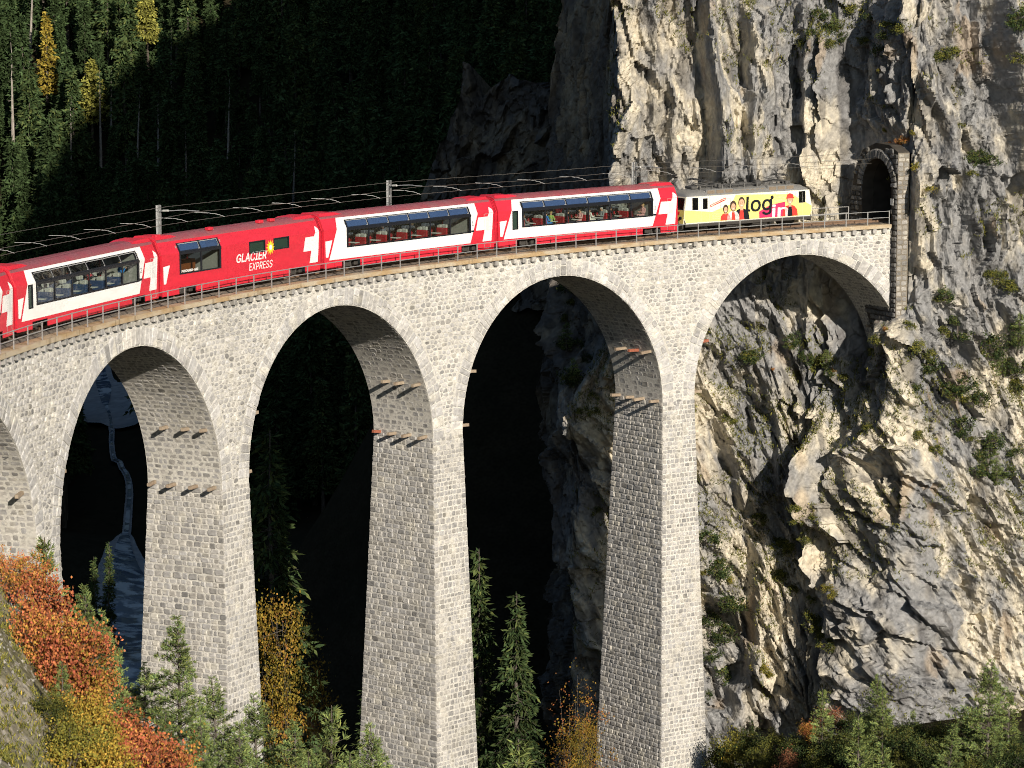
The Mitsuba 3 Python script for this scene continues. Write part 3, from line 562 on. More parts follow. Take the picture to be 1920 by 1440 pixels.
def coach(idx, sa, sb, kind, lab, seats, doorwin):
    k = thing('panorama_coach', lab, 'railway coach', 'coaches of the train on the viaduct'); M = along(sa, sb); red = kind == 'bar'
    if red: lw = [(-6.75, -4.62), (-4.55, -2.6)]; z0w, z1w, zu = 1.52, 2.66, [(-6.75, -4.62), (-4.55, -2.6)]
    else: lw = BW; z0w, z1w, zu = 1.60, 2.66, BW
    band = sbox(lw[0][0]-.12, z0w-.09, lw[-1][1]+.12, ZBELT); bandu = sbox(lw[0][0]-.12, 0, lw[-1][1]+.12, .62)
    small = [(.62, 2.32, 2.08, 2.80-.06), (3.35, 5.02, 2.08, 2.74)] if red else ([(-7.32, -6.88, 1.45, 2.68)] if doorwin else [])
    smalls = [sbox(a-.05, c-.05, b+.05, d+.05) for a, b, c, d in small]
    cut = shapely.union_all([band]+smalls)
    bog = [sbox(-6.95, 0, -5.15, .66), sbox(5.15, 0, 6.95, .66)]
    tag_ = kind+str(int(doorwin))
    for side in (-1, 1):
        sn = tag_+str(side)
        part(k, 'side_wall', 'lw'+sn, lambda: panel(sbox(-HB, .78, HB, ZBELT).difference(cut), lower, side, -.05, .05), REDP, M)
        part(k, 'upper_wall', 'uw'+sn, lambda: panel(sbox(-HB, 0, HB, SLEN).difference(bandu), upper, side, -.05, .05), REDP, M)
        sk = sbox(-HB, .25, HB, .775).difference(shapely.union_all(bog))
        cuts = shapely.union_all([sbox(x-.012, 0, x+.012, 1) for x in np.arange(-4.9, 5, 1.09)]+[sbox(x-.012, 0, x+.012, 1) for x in (-7.7, 7.7)])
        part(k, 'skirt', 'sk'+sn, lambda: panel(sk.difference(cuts), lower, side, -.06, .05), REDP, M)
        part(k, 'skirt_backing', 'skb'+sn, lambda: panel(sk, lower, side, -.10, .03), UNDER, M)
        part(k, 'solebar_line', 'sl'+sn, lambda: panel(sbox(-HB, .765, HB, .79), lower, side, -.055, .03), UNDER, M)
        if not red:
            part(k, 'white_livery', 'wl'+sn, lambda: panel(shapely.union_all([WHITE_LO.difference(cut.buffer(.0)), CROSS, FLAG_L]), lower, side, 0, .006), WHITEP, M)
            part(k, 'white_upper_livery', 'wu'+sn, lambda: panel(shapely.union_all([WHITE_UP.difference(bandu), CROSS_UP]), upper, side, 0, .006), WHITEP, M)
        else:
            part(k, 'cross_emblem', 'cl'+sn, lambda: panel(shapely.union_all([CROSS, FLAG_L]), lower, side, 0, .006), WHITEP, M); part(k, 'upper_cross_emblem', 'cu'+sn, lambda: panel(CROSS_UP, upper, side, 0, .006), WHITEP, M)
        panes = shapely.union_all([sbox(a+.05, z0w, b-.05, z1w) for a, b in lw]); up = shapely.union_all([sbox(a+.06, .10, b-.06, .55) for a, b in zu])
        part(k, 'window_frame', 'wf'+sn, lambda: cat([panel(band.difference(panes), lower, side, -.04, .05), panel(bandu.difference(up), upper, side, -.04, .05)]), BLACKP, M)
        part(k, 'belt_rail', 'br'+sn, lambda: panel(sbox(lw[0][0]-.12, ZBELT-.14, lw[-1][1]+.12, ZBELT+.0), lower, side, .0, .045), BLACKP, M)
        for n, (a, b) in enumerate(lw): part(k, 'window_pane', f'wp{sn}{n}', lambda: panel(sbox(a+.03, z0w-.02, b-.03, z1w+.02), lower, side, -.025, .001).slice_plane([0, side*(HWID-.0245), 0], [0, side, 0]) if False else quad(lower, a+.03, b-.03, z0w-.02, z1w+.02, side, -.022), GLASS, M)
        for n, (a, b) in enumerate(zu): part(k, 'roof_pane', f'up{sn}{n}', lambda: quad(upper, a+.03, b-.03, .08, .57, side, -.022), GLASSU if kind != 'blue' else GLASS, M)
        for n, (a, b) in enumerate(zu):
            part(k, 'pane_edge', f'pe{sn}{n}', lambda: panel(frame(sbox(a+.05, .09, b-.05, .56), .035).difference(sbox(a, 0, b-.2, .5)), upper, side, .012, .004), GREYP, M)
        for n, (a, b, c, d) in enumerate(small):
            part(k, 'small_window', f'sw{sn}{n}', lambda: panel(frame(sbox(a-.05, c-.05, b+.05, d+.05), .07), lower, side, -.04, .055), BLACKP, M)
            part(k, 'small_window_pane', f'sp{sn}{n}', lambda: quad(lower, a-.01, b+.01, c-.01, d+.01, side, -.02), GLASSG, M); part(k, 'blind', f'bl{sn}{n}', lambda: quad(lower, a-.01, b+.01, c-.01, d+.01, side, -.09), INNER, M)
        dx = (7.62, 8.28) if not red else (-1.85, -1.0)
        part(k, 'door', 'do'+sn, lambda: panel(frame(sbox(dx[0]-.02, .36, dx[1]+.02, 2.72), .02), lower, side, .004, .006), UNDER if False else (REDP if red else GREYP), M)
        if not red: part(k, 'door_window', 'dw'+sn, lambda: panel(sbox(7.78, 1.55, 8.2, 2.5), lower, side, .008, .004), DOORP, M)
        part(k, 'destination_plate', 'dp'+sn, lambda: panel(sbox(6.2, 1.55, 6.5, 1.68), lower, side, .008, .01), BLACKP, M) if not red else None
    part(k, 'roof', 'rf', roof_mesh, ROOFP, M, smooth=30)
    part(k, 'end_wall', 'e0', lambda: end_mesh(-HB), REDP, M); part(k, 'end_wall', 'e1', lambda: end_mesh(HB), REDP, M)
    part(k, 'roof_unit', 'ru', lambda: 0, REDP, M) if False else None
    for sx in (-1, 1): part(k, 'roof_unit', f'ru{sx}', lambda: trimesh.convex.convex_hull(np.array([(sx*x, y, z) for x, y, z in ((6.2, -.8, 3.66), (6.2, .8, 3.66), (8.6, -.9, 3.66), (8.6, .9, 3.66), (6.9, -.7, 3.84), (6.9, .7, 3.84), (8.5, -.75, 3.86), (8.5, .75, 3.86))])), REDP, M)
    if red: part(k, 'roof_vent', 'rv', lambda: cat([rbox(.5, .35, .2, (x, -.55, 3.86), .04) for x in (-8.1, -2.6, 2.9, 4.2)]), REDP, M)
    part(k, 'bellows', 'be', bellows_mesh, REDP, M) if idx > 0 else None
    part(k, 'floor', 'fl', lambda: boxm(2*HB, 2.5, .1, (0, 0, .95)), FLOOR, M)
    part(k, 'underframe', 'uf', lambda: cat([boxm(2*HB-.2, 2.2, .2, (0, 0, .74)), boxm(2.6, 2.3, .4, (-1, 0, .5)), boxm(3, 2.3, .36, (2.6, 0, .5))]), UNDER, M)
    for sx in (-6.05, 6.05): part(k, 'bogie', f'bo{sx}', lambda: bogie_mesh(sx), UNDER, M)
    part(k, 'ceiling', 'ce', lambda: boxm(2*HB-.1, 1.7, .03, (0, 0, 3.50)), INNER, M)
    part(k, 'partition', 'pa'+kind, lambda: cat([boxm(.05, 2.4, 2.2, (x, 0, 2.1)) for x in ((-6.5, 6.2) if not red else (-7.0, -2.4))]), INNER, M)
    if seats:
        sm = SEATR if seats == 'red' else SEATB
        for i, (a, b) in enumerate(BW):
            for sy in (-.72, .72):
                for fx, ro in ((a+.45, 0), (b-.45, math.pi)):
                    if fx > 5.3: continue
                    MM = M @ trimesh.transformations.translation_matrix((fx, sy, 1.0)) @ trimesh.transformations.rotation_matrix(ro, [0, 0, 1])
                    sk_ = part(k, 'seat', 'seat'+seats, seat_mesh, sm, MM); part(sk_, 'headrest', 'hr', headrest_mesh, HEADR, MM)
            if a < 4: part(k, 'table', f'tab{i}', lambda: cat([rbox(.5, .8, .04, ((a+b)/2, sy, 1.72), .01) for sy in (-.8, .8)]), HEADR, M)
    elif red:
        part(k, 'bar_counter', 'bar', lambda: cat([rbox(3.2, .5, 1.05, (-4.6, .5, 1.5), .03), rbox(.5, .5, .9, (-5.8, -.6, 1.45), .03)]), flat('wood_bar', (.20, .06, .02), .5), M)
    return k, M
def quad(fn, a, b, c, d, side, o): 
    x, z = np.array([a, b, b, a]), np.array([c, c, d, d]); return trimesh.Trimesh(fn(x, z, np.full(4, o), side), [[0, 1, 2], [0, 2, 3]], process=False)
J0, JL = .80, 18.03
def js(n): return J0-JL*n
COACH = [coach(0, js(1), js(0), 'red', 'white and red panorama coach full of passengers, directly behind the yellow locomotive', 'red', True),
         coach(1, js(2), js(1), 'red', 'white and red panorama coach with empty red seats, right of the red bar coach', 'red', False),
         coach(2, js(3), js(2), 'bar', 'all red bar coach with white slanted lettering and a yellow sun on its side', None, False),
         coach(3, js(4), js(3), 'blue', 'white and red panorama coach with blue seats, just left of the red bar coach', 'blue', True),
         coach(4, js(5), js(4), 'blue', 'last coach, only its red and white end showing at the left edge', 'blue', True)]
# lettering and sun on the bar coach, class numbers
def text_on(k, M, name, text, h, x, z, mat_, shear=0.0, bold=False, o=.008, wscale=1.0, fn=lower, upperz=None):
    m = meshkit.text_mesh(text, h, .005, bold); v = m.vertices.copy(); v[:, 0] = v[:, 0]*wscale+v[:, 1]*shear
    m.vertices = fn(x+v[:, 0], z+v[:, 1], o+v[:, 2], -1); kk = key(k+'__'+name); scene[kk] = mikit.ply(m, mat_); scene[kk]['to_world'] = T(M); return kk
YEL = flat('yellow_paint', (.82, .62, .03), .4, .5, .4)
k, M = COACH[2]
text_on(k, M, 'lettering', 'GLACIER', .50, -.95, 1.60, WHITEP, .22, True, wscale=1.12); text_on(k, M, 'lettering', 'EXPRESS', .46, .45, .98, WHITEP, .22, False, wscale=.95); text_on(k, M, 'lettering', 'PANORAMA-BAR', .15, -6.7, 1.55, WHITEP, .1, True, o=.02)
an = np.linspace(0, 2*np.pi, 25)[:-1]; star = Polygon([(2.95+(.50 if i % 2 == 0 else .27)*math.cos(a), 2.25+(.50 if i % 2 == 0 else .27)*math.sin(a)) for i, a in enumerate(an)])
part(k, 'sun_emblem', 'star', lambda: panel(star, lower, -1, .008, .006), YEL, M); part(k, 'sun_face', 'starc', lambda: panel(Point(2.95, 2.25).buffer(.16, 12), lower, -1, .016, .004), WHITEP, M)
for n in (0, 1, 3):
    k, M = COACH[n]; text_on(k, M, 'class_number', '2' if n == 3 else '1', .30, 6.25, 2.0, BLACKP)

# locomotive
LK = thing('locomotive', 'yellow and white electric locomotive with large lettering and printed people', 'locomotive')
LM = along(.85, 13.55); LH = 6.0
WHY = flat('cream_white', (.78, .76, .66), .35, .5, .5); YLW = flat('bright_yellow', (.82, .74, .22), .35, .5, .5); SILV = flat('silver_roof', (.27, .27, .265), .4, .5, metal=.4); MAG = flat('magenta_print', (.62, .03, .12), .4, .5, .4)
REDPR = flat('red_print', (.68, .05, .04), .4); SKIN = flat('skin_print', (.62, .36, .24), .5); HAIR = flat('hair_print', (.05, .03, .02), .6); BRONZE = flat('vent_bronze', (.20, .16, .12), .5)
LW, ZT = 1.33, 2.72
def lside(x, z, o, side): return np.stack([x, side*(LW+o), z], -1)
hole = [sbox(-5.15, 1.75, -4.68, 2.6), sbox(-4.18, 1.78, -3.82, 2.52), sbox(4.72, 1.78, 5.28, 2.6)]
H_ = shapely.union_all(hole)
sidep = Polygon([(-5.75, .72), (5.75, .72), (5.95, 1.2), (5.7, ZT), (-5.7, ZT), (-5.95, 1.2)])
for side in (-1, 1):
    part(LK, 'side_wall', f'lsw{side}', lambda: panel(sidep.difference(H_), lside, side, -.05, .05), WHY, LM)
    yel = Polygon([(-5.95, .78), (5.9, .78), (5.9, 1.5), (4.0, ZT-.25), (-1.2, ZT-.05), (-1.6, 2.0), (-3.4, 1.5), (-5.9, 1.75)]).intersection(sidep.buffer(-.02)).difference(H_.buffer(.04))
    part(LK, 'yellow_livery', f'lyl{side}', lambda: panel(yel, lside, side, 0, .005), YLW, LM)
    for n, h in enumerate(hole):
        part(LK, 'window_frame', f'lwf{side}{n}', lambda: panel(frame(h.buffer(.03, join_style=2), .06), lside, side, -.04, .055), BLACKP, LM); part(LK, 'window_pane', f'lwp{side}{n}', lambda: quad(lside, *[h.bounds[q] for q in (0, 2, 1, 3)], side, -.02), GLASSG, LM)
    part(LK, 'sill', f'lsi{side}', lambda: panel(sbox(-5.8, .48, 5.8, .72), lside, side, -.08, .05), UNDER, LM)
    for n, x in enumerate((-4.35, 4.35)): part(LK, 'door', f'ldo{side}{n}', lambda: panel(frame(sbox(x-.02, .8, x+.72, 2.68), .018), lside, side, .002, .006), GREYP, LM)
def lroof(x0, x1, zt=3.2):
    pr = np.array([(-LW, ZT), (-1.28, 2.85), (-1.12, 3.02), (-.8, 3.14), (0, zt), (.8, 3.14), (1.12, 3.02), (1.28, 2.85), (LW, ZT)]); return sweep(pr, x0, x1)
def rooftaper():
    pr = np.array([(-LW, ZT), (-1.28, 2.85), (-1.12, 3.02), (-.8, 3.14), (0, 3.2), (.8, 3.14), (1.12, 3.02), (1.28, 2.85), (LW, ZT)]); P = []
    for x, sc in ((-5.72, .0), (-5.6, .45), (-5.3, .8), (-4.7, 1), (4.7, 1), (5.3, .8), (5.6, .45), (5.72, 0)): P.append(np.stack([np.full(9, x), pr[:, 0]*(.97+.03*sc), ZT+(pr[:, 1]-ZT)*sc], -1))
    v, f = gridmesh(np.stack(P)); return trimesh.Trimesh(v, f, process=False)
part(LK, 'roof', 'lroof', rooftaper, SILV, LM, smooth=35)
def louvre(x, w, h=.34):
    ms = [rbox(w, .10, h, (x, -1.24, 2.93), .015), rbox(w, .10, h, (x, 1.24, 2.93), .015)]; return cat(ms)
part(LK, 'vent_housing', 'lvh', lambda: cat([rbox(2.5, 2.5, .42, (x, 0, 2.96), .05) for x in (-2.6, 3.1)]+[rbox(3.0, 2.3, .30, (.25, 0, 2.93), .05)]), SILV, LM)
for n, x in enumerate((-3.42, -2.60, -1.78, 2.28, 3.10, 3.92)): part(LK, 'louvre', f'llo{n}', lambda: cat([rbox(.66, .03, .26, (x, sy*1.262, 2.97), .01) for sy in (-1, 1)]), BRONZE, LM)
for n, x in enumerate(np.linspace(-.9, 1.4, 6)): part(LK, 'roof_slot', f'lrs{n}', lambda: cat([rbox(.30, .03, .12, (x, sy*1.162, 2.95), .01) for sy in (-1, 1)]), BRONZE, LM)
def cabend(s):
    fr = Polygon([(-1.3, .72), (1.3, .72), (1.3, 1.75), (1.22, ZT), (-1.22, ZT), (-1.3, 1.75)]); win = shapely.union_all([sbox(-1.12, 1.82, -.06, 2.58), sbox(.06, 1.82, 1.12, 2.58)])
    def fn(y, z, o, sd): return np.stack([s*(5.97-np.maximum(0, z-1.2)*.17+o), y, z], -1)
    out = [('front_wall', panel(fr.difference(win), fn, 1, -.05, .05), WHY), ('front_livery', panel(sbox(-1.29, .75, 1.29, 1.74), fn, 1, .002, .006), YLW), ('windscreen_frame', panel(win.buffer(.05, join_style=2).difference(win), fn, 1, -.03, .05), BLACKP)]
    out.append(('windscreen', cat([quad(fn, a, b, 1.82, 2.58, 1, -.02) for a, b in ((-1.12, -.06), (.06, 1.12))]), GLASSG))
    lamps = []
    for y, z in ((-.95, 1.15), (.95, 1.15), (0, 2.66)):
        c = trimesh.creation.cylinder(.12, .1, sections=20); c.apply_transform(trimesh.transformations.rotation_matrix(math.pi/2, [0, 1, 0])); c.apply_translation((s*(6.0-max(0, z-1.2)*.17), y, z)); lamps.append(c)
    out.append(('headlamp', cat(lamps), BLACKP)); out.append(('emblem', panel(sbox(-.75, 1.42, -.35, 1.62), fn, 1, .012, .006), REDPR))
    b = [rbox(.35, .3, .25, (s*6.15, y, .75), .04) for y in (-.6, .6)]+[rbox(.1, 2.4, .3, (s*5.95, 0, .5), .03), rbox(.3, .2, .35, (s*6.2, 0, .62), .04)]
    out.append(('buffer', cat(b), UNDER)); return out
for s in (-1, 1):
    for nm, m, mt in cabend(s): part(LK, nm, f'lcab{s}{nm}', m, mt, LM)
part(LK, 'cab_floor', 'lcf', lambda: cat([boxm(11.8, 2.55, .12, (0, 0, .78)), boxm(11.2, 2.0, .2, (0, 0, .62)), boxm(.05, 2.5, 1.9, (-4.5, 0, 1.8)), boxm(.05, 2.5, 1.9, (4.5, 0, 1.8))]), UNDER, LM)
for x in (-3.2, 3.2): part(LK, 'bogie', f'lbo{x}', lambda: bogie_mesh(x, True), UNDER, LM)
for n, x in enumerate((-1.2, 1.2)): part(LK, 'equipment_box', f'leq{n}', lambda: rbox(1.4, 2.2, .45, (x, 0, .42), .05), UNDER, LM)
def panto(x, d):
    ms = [rbox(1.7, .08, .06, (x, y, 3.42), .01) for y in (-.45, .45)]+[rbox(.08, 1.0, .06, (x+q, 0, 3.42), .01) for q in (-.8, .8)]
    for y in (-.35, .35): ms.append(tube([(x+d*.8, y, 3.48), (x-d*.7, y*1.2, 3.66), (x+d*.6, y*1.6, 3.86)], .04, 6))
    for q in (.5, .72): ms.append(tube([(x+d*q, -.95, 3.80), (x+d*q, -.6, 3.92), (x+d*q, .6, 3.92), (x+d*q, .95, 3.80)], .04, 6))
    for y in (-.4, .4):
        for q in (-.6, .6): c = trimesh.creation.cylinder(.06, .24, sections=10); c.apply_translation((x+q, y, 3.30)); ms.append(c)
    ms += [tube([(x-d*.3, y, 3.46), (x+d*.3, y, 3.46)], .06, 8) for y in (-.2, .2)]
    return cat(ms)
DKM = flat('dark_metal', (.10, .10, .10), .5, metal=.4)
for n, (x, d) in enumerate(((-3.3, -1), (3.3, 1))): part(LK, 'pantograph', f'lpa{n}', lambda: panto(x, d), DKM, LM)
for n, (x, y, a, b, c_) in enumerate(((-4.35, 0, .5, .9, .22), (-1.75, .4, .6, .5, .3), (-.7, -.35, .7, .5, .24), (.5, .3, .8, .6, .26), (1.5, -.3, .5, .5, .32), (4.4, 0, .5, .8, .2), (2.1, .5, .3, .3, .35), (-2.2, -.6, .3, .3, .3))): part(LK, 'roof_equipment', f'lre{n}', lambda: rbox(a, b, c_, (x, y, 3.2+c_/2), .04), DKM, LM)
for n, x in enumerate((-4.0, -2.0, -1.3, 0, 1.2, 2.2, 4.0)): part(LK, 'insulator', f'lin{n}', lambda: tube([(x, -.75, 3.1), (x, -.75, 3.45)], [.07, .05], 8), DKM, LM)
part(LK, 'roof_bars', 'lrb', lambda: cat([tube([(-1.6, y, 3.34), (1.9, y, 3.34)], .025, 6) for y in (-.7, -.25, .25, .7)]+[rbox(.04, 1.6, .05, (x, 0, 3.3), .01) for x in np.linspace(-1.5, 1.8, 8)]), DKM, LM)
# printed advertising on the near side: lettering, magenta field, four printed people, speech marks
def lprint(name, poly, mt, o): part(LK, name, 'lp%d' % len(PL_CACHE), lambda: panel(poly, lside, -1, o, .003), mt, LM)
lprint('magenta_field', Polygon([(.95, .80), (3.40, .80), (3.40, 1.92), (2.0, 1.74), (.95, 1.30)]), MAG, .006)
def ltext(t, h, x, z, mt, sh=.0, bold=True, ws=1.0, o=.011):
    m = meshkit.text_mesh(t, h, .004, bold); v = m.vertices.copy(); v[:, 0] = v[:, 0]*ws+v[:, 1]*sh; m.vertices = lside(x+v[:, 0], z+v[:, 1], o+v[:, 2], -1); kk = key(LK+'__lettering'); scene[kk] = mikit.ply(m, mt); scene[kk]['to_world'] = T(LM)
ltext('log', 1.08, -.42, 1.36, BLACKP, .06, True, 1.18); lprint('dot', Point(2.17, 2.30).buffer(.15, 10), BLACKP, .011); ltext('in', .86, 2.0, .84, WHITEP, .06, True, 1.75)
lprint('speech_mark', frame(sbox(2.42, 1.98, 3.65, 2.62), .035), REDPR if False else GREYP, .011)
for n in range(4): lprint('small_print', sbox(2.55, 2.10+n*.12, 2.55+[.8, .95, .7, .9][n], 2.13+n*.12), GREYP, .011)
tick = Polygon([(-3.6, 2.0), (-2.15, 2.52), (-2.15, 2.32), (-3.5, 1.86)]); lprint('red_mark', frame(tick, .05), REDPR, .011); lprint('red_mark', affinity.translate(Polygon([(-3.25, 2.02), (-2.3, 2.36), (-2.3, 2.30), (-3.25, 1.96)]), 0, 0), REDPR, .011)
for n in range(5): lprint('small_print', sbox(-3.4, .98+n*.13, -3.4+[.9, 1.0, .7, .95, .6][n], 1.0+n*.13), GREYP, .011)
lprint('speech_mark', frame(sbox(-2.6, 1.62, -1.7, 2.42), .03), GREYP, .010)
def figure(x, z0, s, coat, hair, cap=None, inner=None, long_=False):
    c = lambda pts: Polygon([(x+a*s, z0+b*s) for a, b in pts])
    lprint('printed_figure', c([(-.62, 0), (.62, 0), (.55, .42), (.36, .62), (.14, .70), (-.14, .70), (-.36, .62), (-.55, .42)]), coat, .012)
    if inner: lprint('printed_shirt', c([(-.2, 0), (.2, 0), (.12, .68), (-.12, .68)]), inner, .016)
    lprint('printed_neck', c([(-.11, .60), (.11, .60), (.11, .82), (-.11, .82)]), SKIN, .019)
    E = lambda cx, cz, rx, rz: affinity.translate(affinity.scale(Point(0, 0).buffer(1, 12), rx*s, rz*s), x+cx*s, z0+cz*s)
    lprint('printed_hair', E(0, 1.10, .26 if not long_ else .31, .34 if not long_ else .42), hair, .021); lprint('printed_face', E(0, 1.02, .21, .28), SKIN, .024)
    for e in (-.08, .08): lprint('printed_eye', E(e, 1.06, .03, .02), HAIR, .027)
    lprint('printed_mouth', E(0, .88, .08, .025), WHITEP, .027)
    if cap: lprint('printed_cap', c([(-.27, 1.14), (.27, 1.14), (.24, 1.36), (0, 1.44), (-.24, 1.36)]), cap, .028); lprint('printed_cap_peak', c([(-.33, 1.12), (.33, 1.12), (.3, 1.18), (-.3, 1.18)]), cap, .031)
figure(-2.15, .80, .78, REDPR, HAIR, long_=True); figure(-1.45, .80, .95, WHITEP, HAIR, inner=REDPR, long_=True); figure(-.68, .78, 1.18, BLACKP, HAIR, inner=REDPR); figure(3.85, .80, 1.2, REDPR, HAIR, cap=REDPR, inner=BLACKP)

# ------------------------------------------------------------------ masts, wires, beam stubs
def s_at(x, r, z):
    s = np.linspace(-100, 24, 2500); p, _ = project(cyl(s, r, dz(s)+z)); return s[np.argmin(np.abs(p[:, 0]-x))]
MASTX = [(298, 'left', 'steel twin-channel catenary mast behind the joint of the red bar coach'), (730, 'mid', 'steel twin-channel catenary mast behind the coach with empty red seats'), (1190, 'right', 'dark thin catenary mast in front of the cliff behind the front coach')]
MS = []
for x, _, lab in MASTX:
    s = s_at(x, R+2.9, 4.6); MS.append(s); k = thing('catenary_mast', lab, 'mast', 'catenary masts'); Mz = trimesh.transformations.rotation_matrix(-s/R, [0, 0, 1]); 
    for o in (-.17, .17):
        m = cat([boxm(.10, .02, 6.1, (o-.0, .08, 1.95)), boxm(.02, .16, 6.1, (o-.05*np.sign(o), 0, 1.95))]); m.apply_transform(Mz); m.apply_translation(cyl(s, R+2.9, dz(s))); put(k+'__post', m, RAILM)
    m = cat([boxm(.36, .015, .12, (0, .09, z)) for z in np.arange(-.6, 5.0, .75)]); m.apply_transform(Mz); m.apply_translation(cyl(s, R+2.9, dz(s))); put(k+'__tie_plate', m, RAILM)
    put(k+'__bracket_arm', tube([cyl(s, R+2.85, dz(s)+4.62), cyl(s+.25, R+1.2, dz(s)+4.72), cyl(s+.3, R+.1, dz(s)+4.68)], .035, 6), RAILM)
    c = tube([cyl(s, R+2.6, dz(s)+4.64), cyl(s, R+2.2, dz(s)+4.67)], .07, 8); put(k+'__insulator', c, HEADR)
sw = np.linspace(S0, 19.5, 260); nearest = lambda s: np.min(np.abs(np.asarray(s)[:, None]-np.array(MS+[MS[0]-29, MS[2]+26])[None]), 1)
WIREM = flat('wire', (.16, .15, .14), .5, metal=.4); ARMM = flat('arm_metal', (.40, .41, .42), .4, metal=.3)
span_h = 28.0; d_ = nearest(sw); sag = 1-np.clip(d_/14, 0, 1)
for nm, lab, z, r in (('contact_wire', 'thin overhead contact wire running just above the train roofs', 4.15+0*sag, R), ('messenger_wire', 'overhead messenger wire sagging between the masts above the contact wire', 4.45+.22*sag**2, R+.1), ('feeder_wire', 'topmost thin overhead wire fixed to the mast heads', 4.80+.10*sag**2, R+2.4)):
    t_ = thing(nm, lab, 'overhead wire'); put(t_+'__strand', tube(cyl(sw, r, dz(sw)+z), .014, 4), WIREM)
dr_ = thing('pull_off_arms', 'row of short curved metal arms hanging along the overhead wire', 'pull-off arm')
labels[dr_]['kind'] = 'stuff'; ms = []
for s in np.arange(-86, 17, 4.1):
    ms.append(tube([cyl(s+.9, R-.15, dz(s)+4.17), cyl(s+.55, R+.1, dz(s)+4.33), cyl(s+.1, R+.5, dz(s)+4.43), cyl(s-.6, R+1.1, dz(s)+4.47)], .017, 5))
scene[dr_] = mikit.ply(cat(ms), ARMM)
BEAM = mat('beam', lambda p, n, uv: mixc((.42, .36, .28), (.22, .16, .12), F3(p.x*3, p.y*3, p.z*3, 2))); RUST = flat('rust_beam', (.30, .10, .06), .8)
rg = np.random.default_rng(41)
for i in ARCHES:
    sc, zc = acent(i)
    for lev, th in ((0, .02), (1, .40)):
        for sd_ in (-1, 1):
            for q in range(4 if lev == 0 else 3):
                L = rg.uniform(.85, 1.25); r0 = RFRONT+.55+q*1.45+rg.normal(0, .08); m = boxm(L, .2, .2); hx = sd_*(A*math.cos(th))
                m.apply_transform(trimesh.transformations.rotation_matrix(rg.normal(0, .04), [0, 1, 0])); m.apply_transform(trimesh.transformations.rotation_matrix(-sc/R, [0, 0, 1]))
                m.apply_translation(cyl(sc+hx-sd_*(L/2-.15), r0, zc+A*math.sin(th))); put(VIA+'__beam_stub', m, RUST if rg.random() < .12 else BEAM)

# ------------------------------------------------------------------ people in the coaches
import manifold3d as m3
def ball(p, r): 
    s_ = m3.Manifold.sphere(r, 10); return s_.translate(list(map(float, p)))
def chain(pts): return m3.Manifold.batch_boolean([m3.Manifold.batch_hull([ball(*a), ball(*b)]) for a, b in zip(pts[:-1], pts[1:])], m3.OpType.Add)
def person_mesh(stand=False, arm=0):
    hip, sh = (0, 0, .16), (0-.06, 0, .64); b = [chain([((0, 0, .14), .15), ((-.03, 0, .35), .14), ((-.06, 0, .56), .15), ((-.05, 0, .68), .07), ((-.02, 0, .84), .10)]), chain([((-.05, -.18, .60), .075), ((-.05, .18, .60), .075)])]
    for y in (-1, 1):
        b.append(chain([((-.05, y*.2, .58), .065), ((.02+.08*arm, y*.25, .34), .055), ((.27, y*.16, .36+.25*arm), .04), ((.34, y*.13, .40+.28*arm), .042)]))
        b.append(chain([((0, y*.1, .12), .09), ((.42, y*.11, .14), .075), ((.42, y*.11, -.3), .05), ((.52, y*.11, -.32), .045)]) if not stand else chain([((0, y*.1, .12), .09), ((.03, y*.1, -.3), .07), ((0, y*.1, -.72), .05), ((.1, y*.1, -.74), .045)]))
    b.append(chain([((.07, 0, .86), .03), ((.085, 0, .83), .028)]))
    m = m3.Manifold.batch_boolean(b, m3.OpType.Add).refine_to_length(.06).to_mesh(); t = trimesh.Trimesh(m.vert_properties[:, :3], m.tri_verts); trimesh.smoothing.filter_taubin(t, iterations=6); return t
def hair_mesh(): 
    t = m3.Manifold.sphere(.118, 16).scale([1, .95, 1.05]).translate([-.035, 0, .875]) - m3.Manifold.cube([.2, .3, .2]).translate([.03, -.15, .70]); m = t.to_mesh(); return trimesh.Trimesh(m.vert_properties[:, :3], m.tri_verts)
def f_person(p, n, uv): return mixc((.5, .3, .22), (.5, .3, .22), 0)
def cloth(name, rgb):      # skin above the neckline, cloth below: uv.x = height on the body, uv.y = reach of the hand
    c = tuple(rgb); scene['mat_'+name] = {'type': 'twosided', 'bsdf': {'type': 'diffuse', 'reflectance': mikit.proc(lambda p, n, uv: mixc(mixc(c, (.06, .06, .09), ss(.14, .10, uv.x)), (.50, .29, .20), dr.maximum(ss(.68, .70, uv.x), ss(.29, .30, uv.y))))}}; return 'mat_'+name
PM = {False: person_mesh(False), True: person_mesh(True, 1.0)}; PH = hair_mesh()
CL = {'blue': cloth('shirt_blue', (.05, .22, .60)), 'white': cloth('shirt_white', (.72, .70, .66)), 'red': cloth('shirt_red', (.45, .03, .04)), 'grey': cloth('shirt_grey', (.22, .23, .25)), 'pink': cloth('shirt_pink', (.60, .33, .33)), 'green': cloth('shirt_green', (.30, .42, .12)), 'black': cloth('shirt_black', (.02, .02, .025))}
HR = {'dark': flat('hair_dark', (.03, .02, .015), .6), 'fair': flat('hair_fair', (.42, .28, .12), .6), 'grey': flat('hair_grey', (.4, .4, .4), .6)}
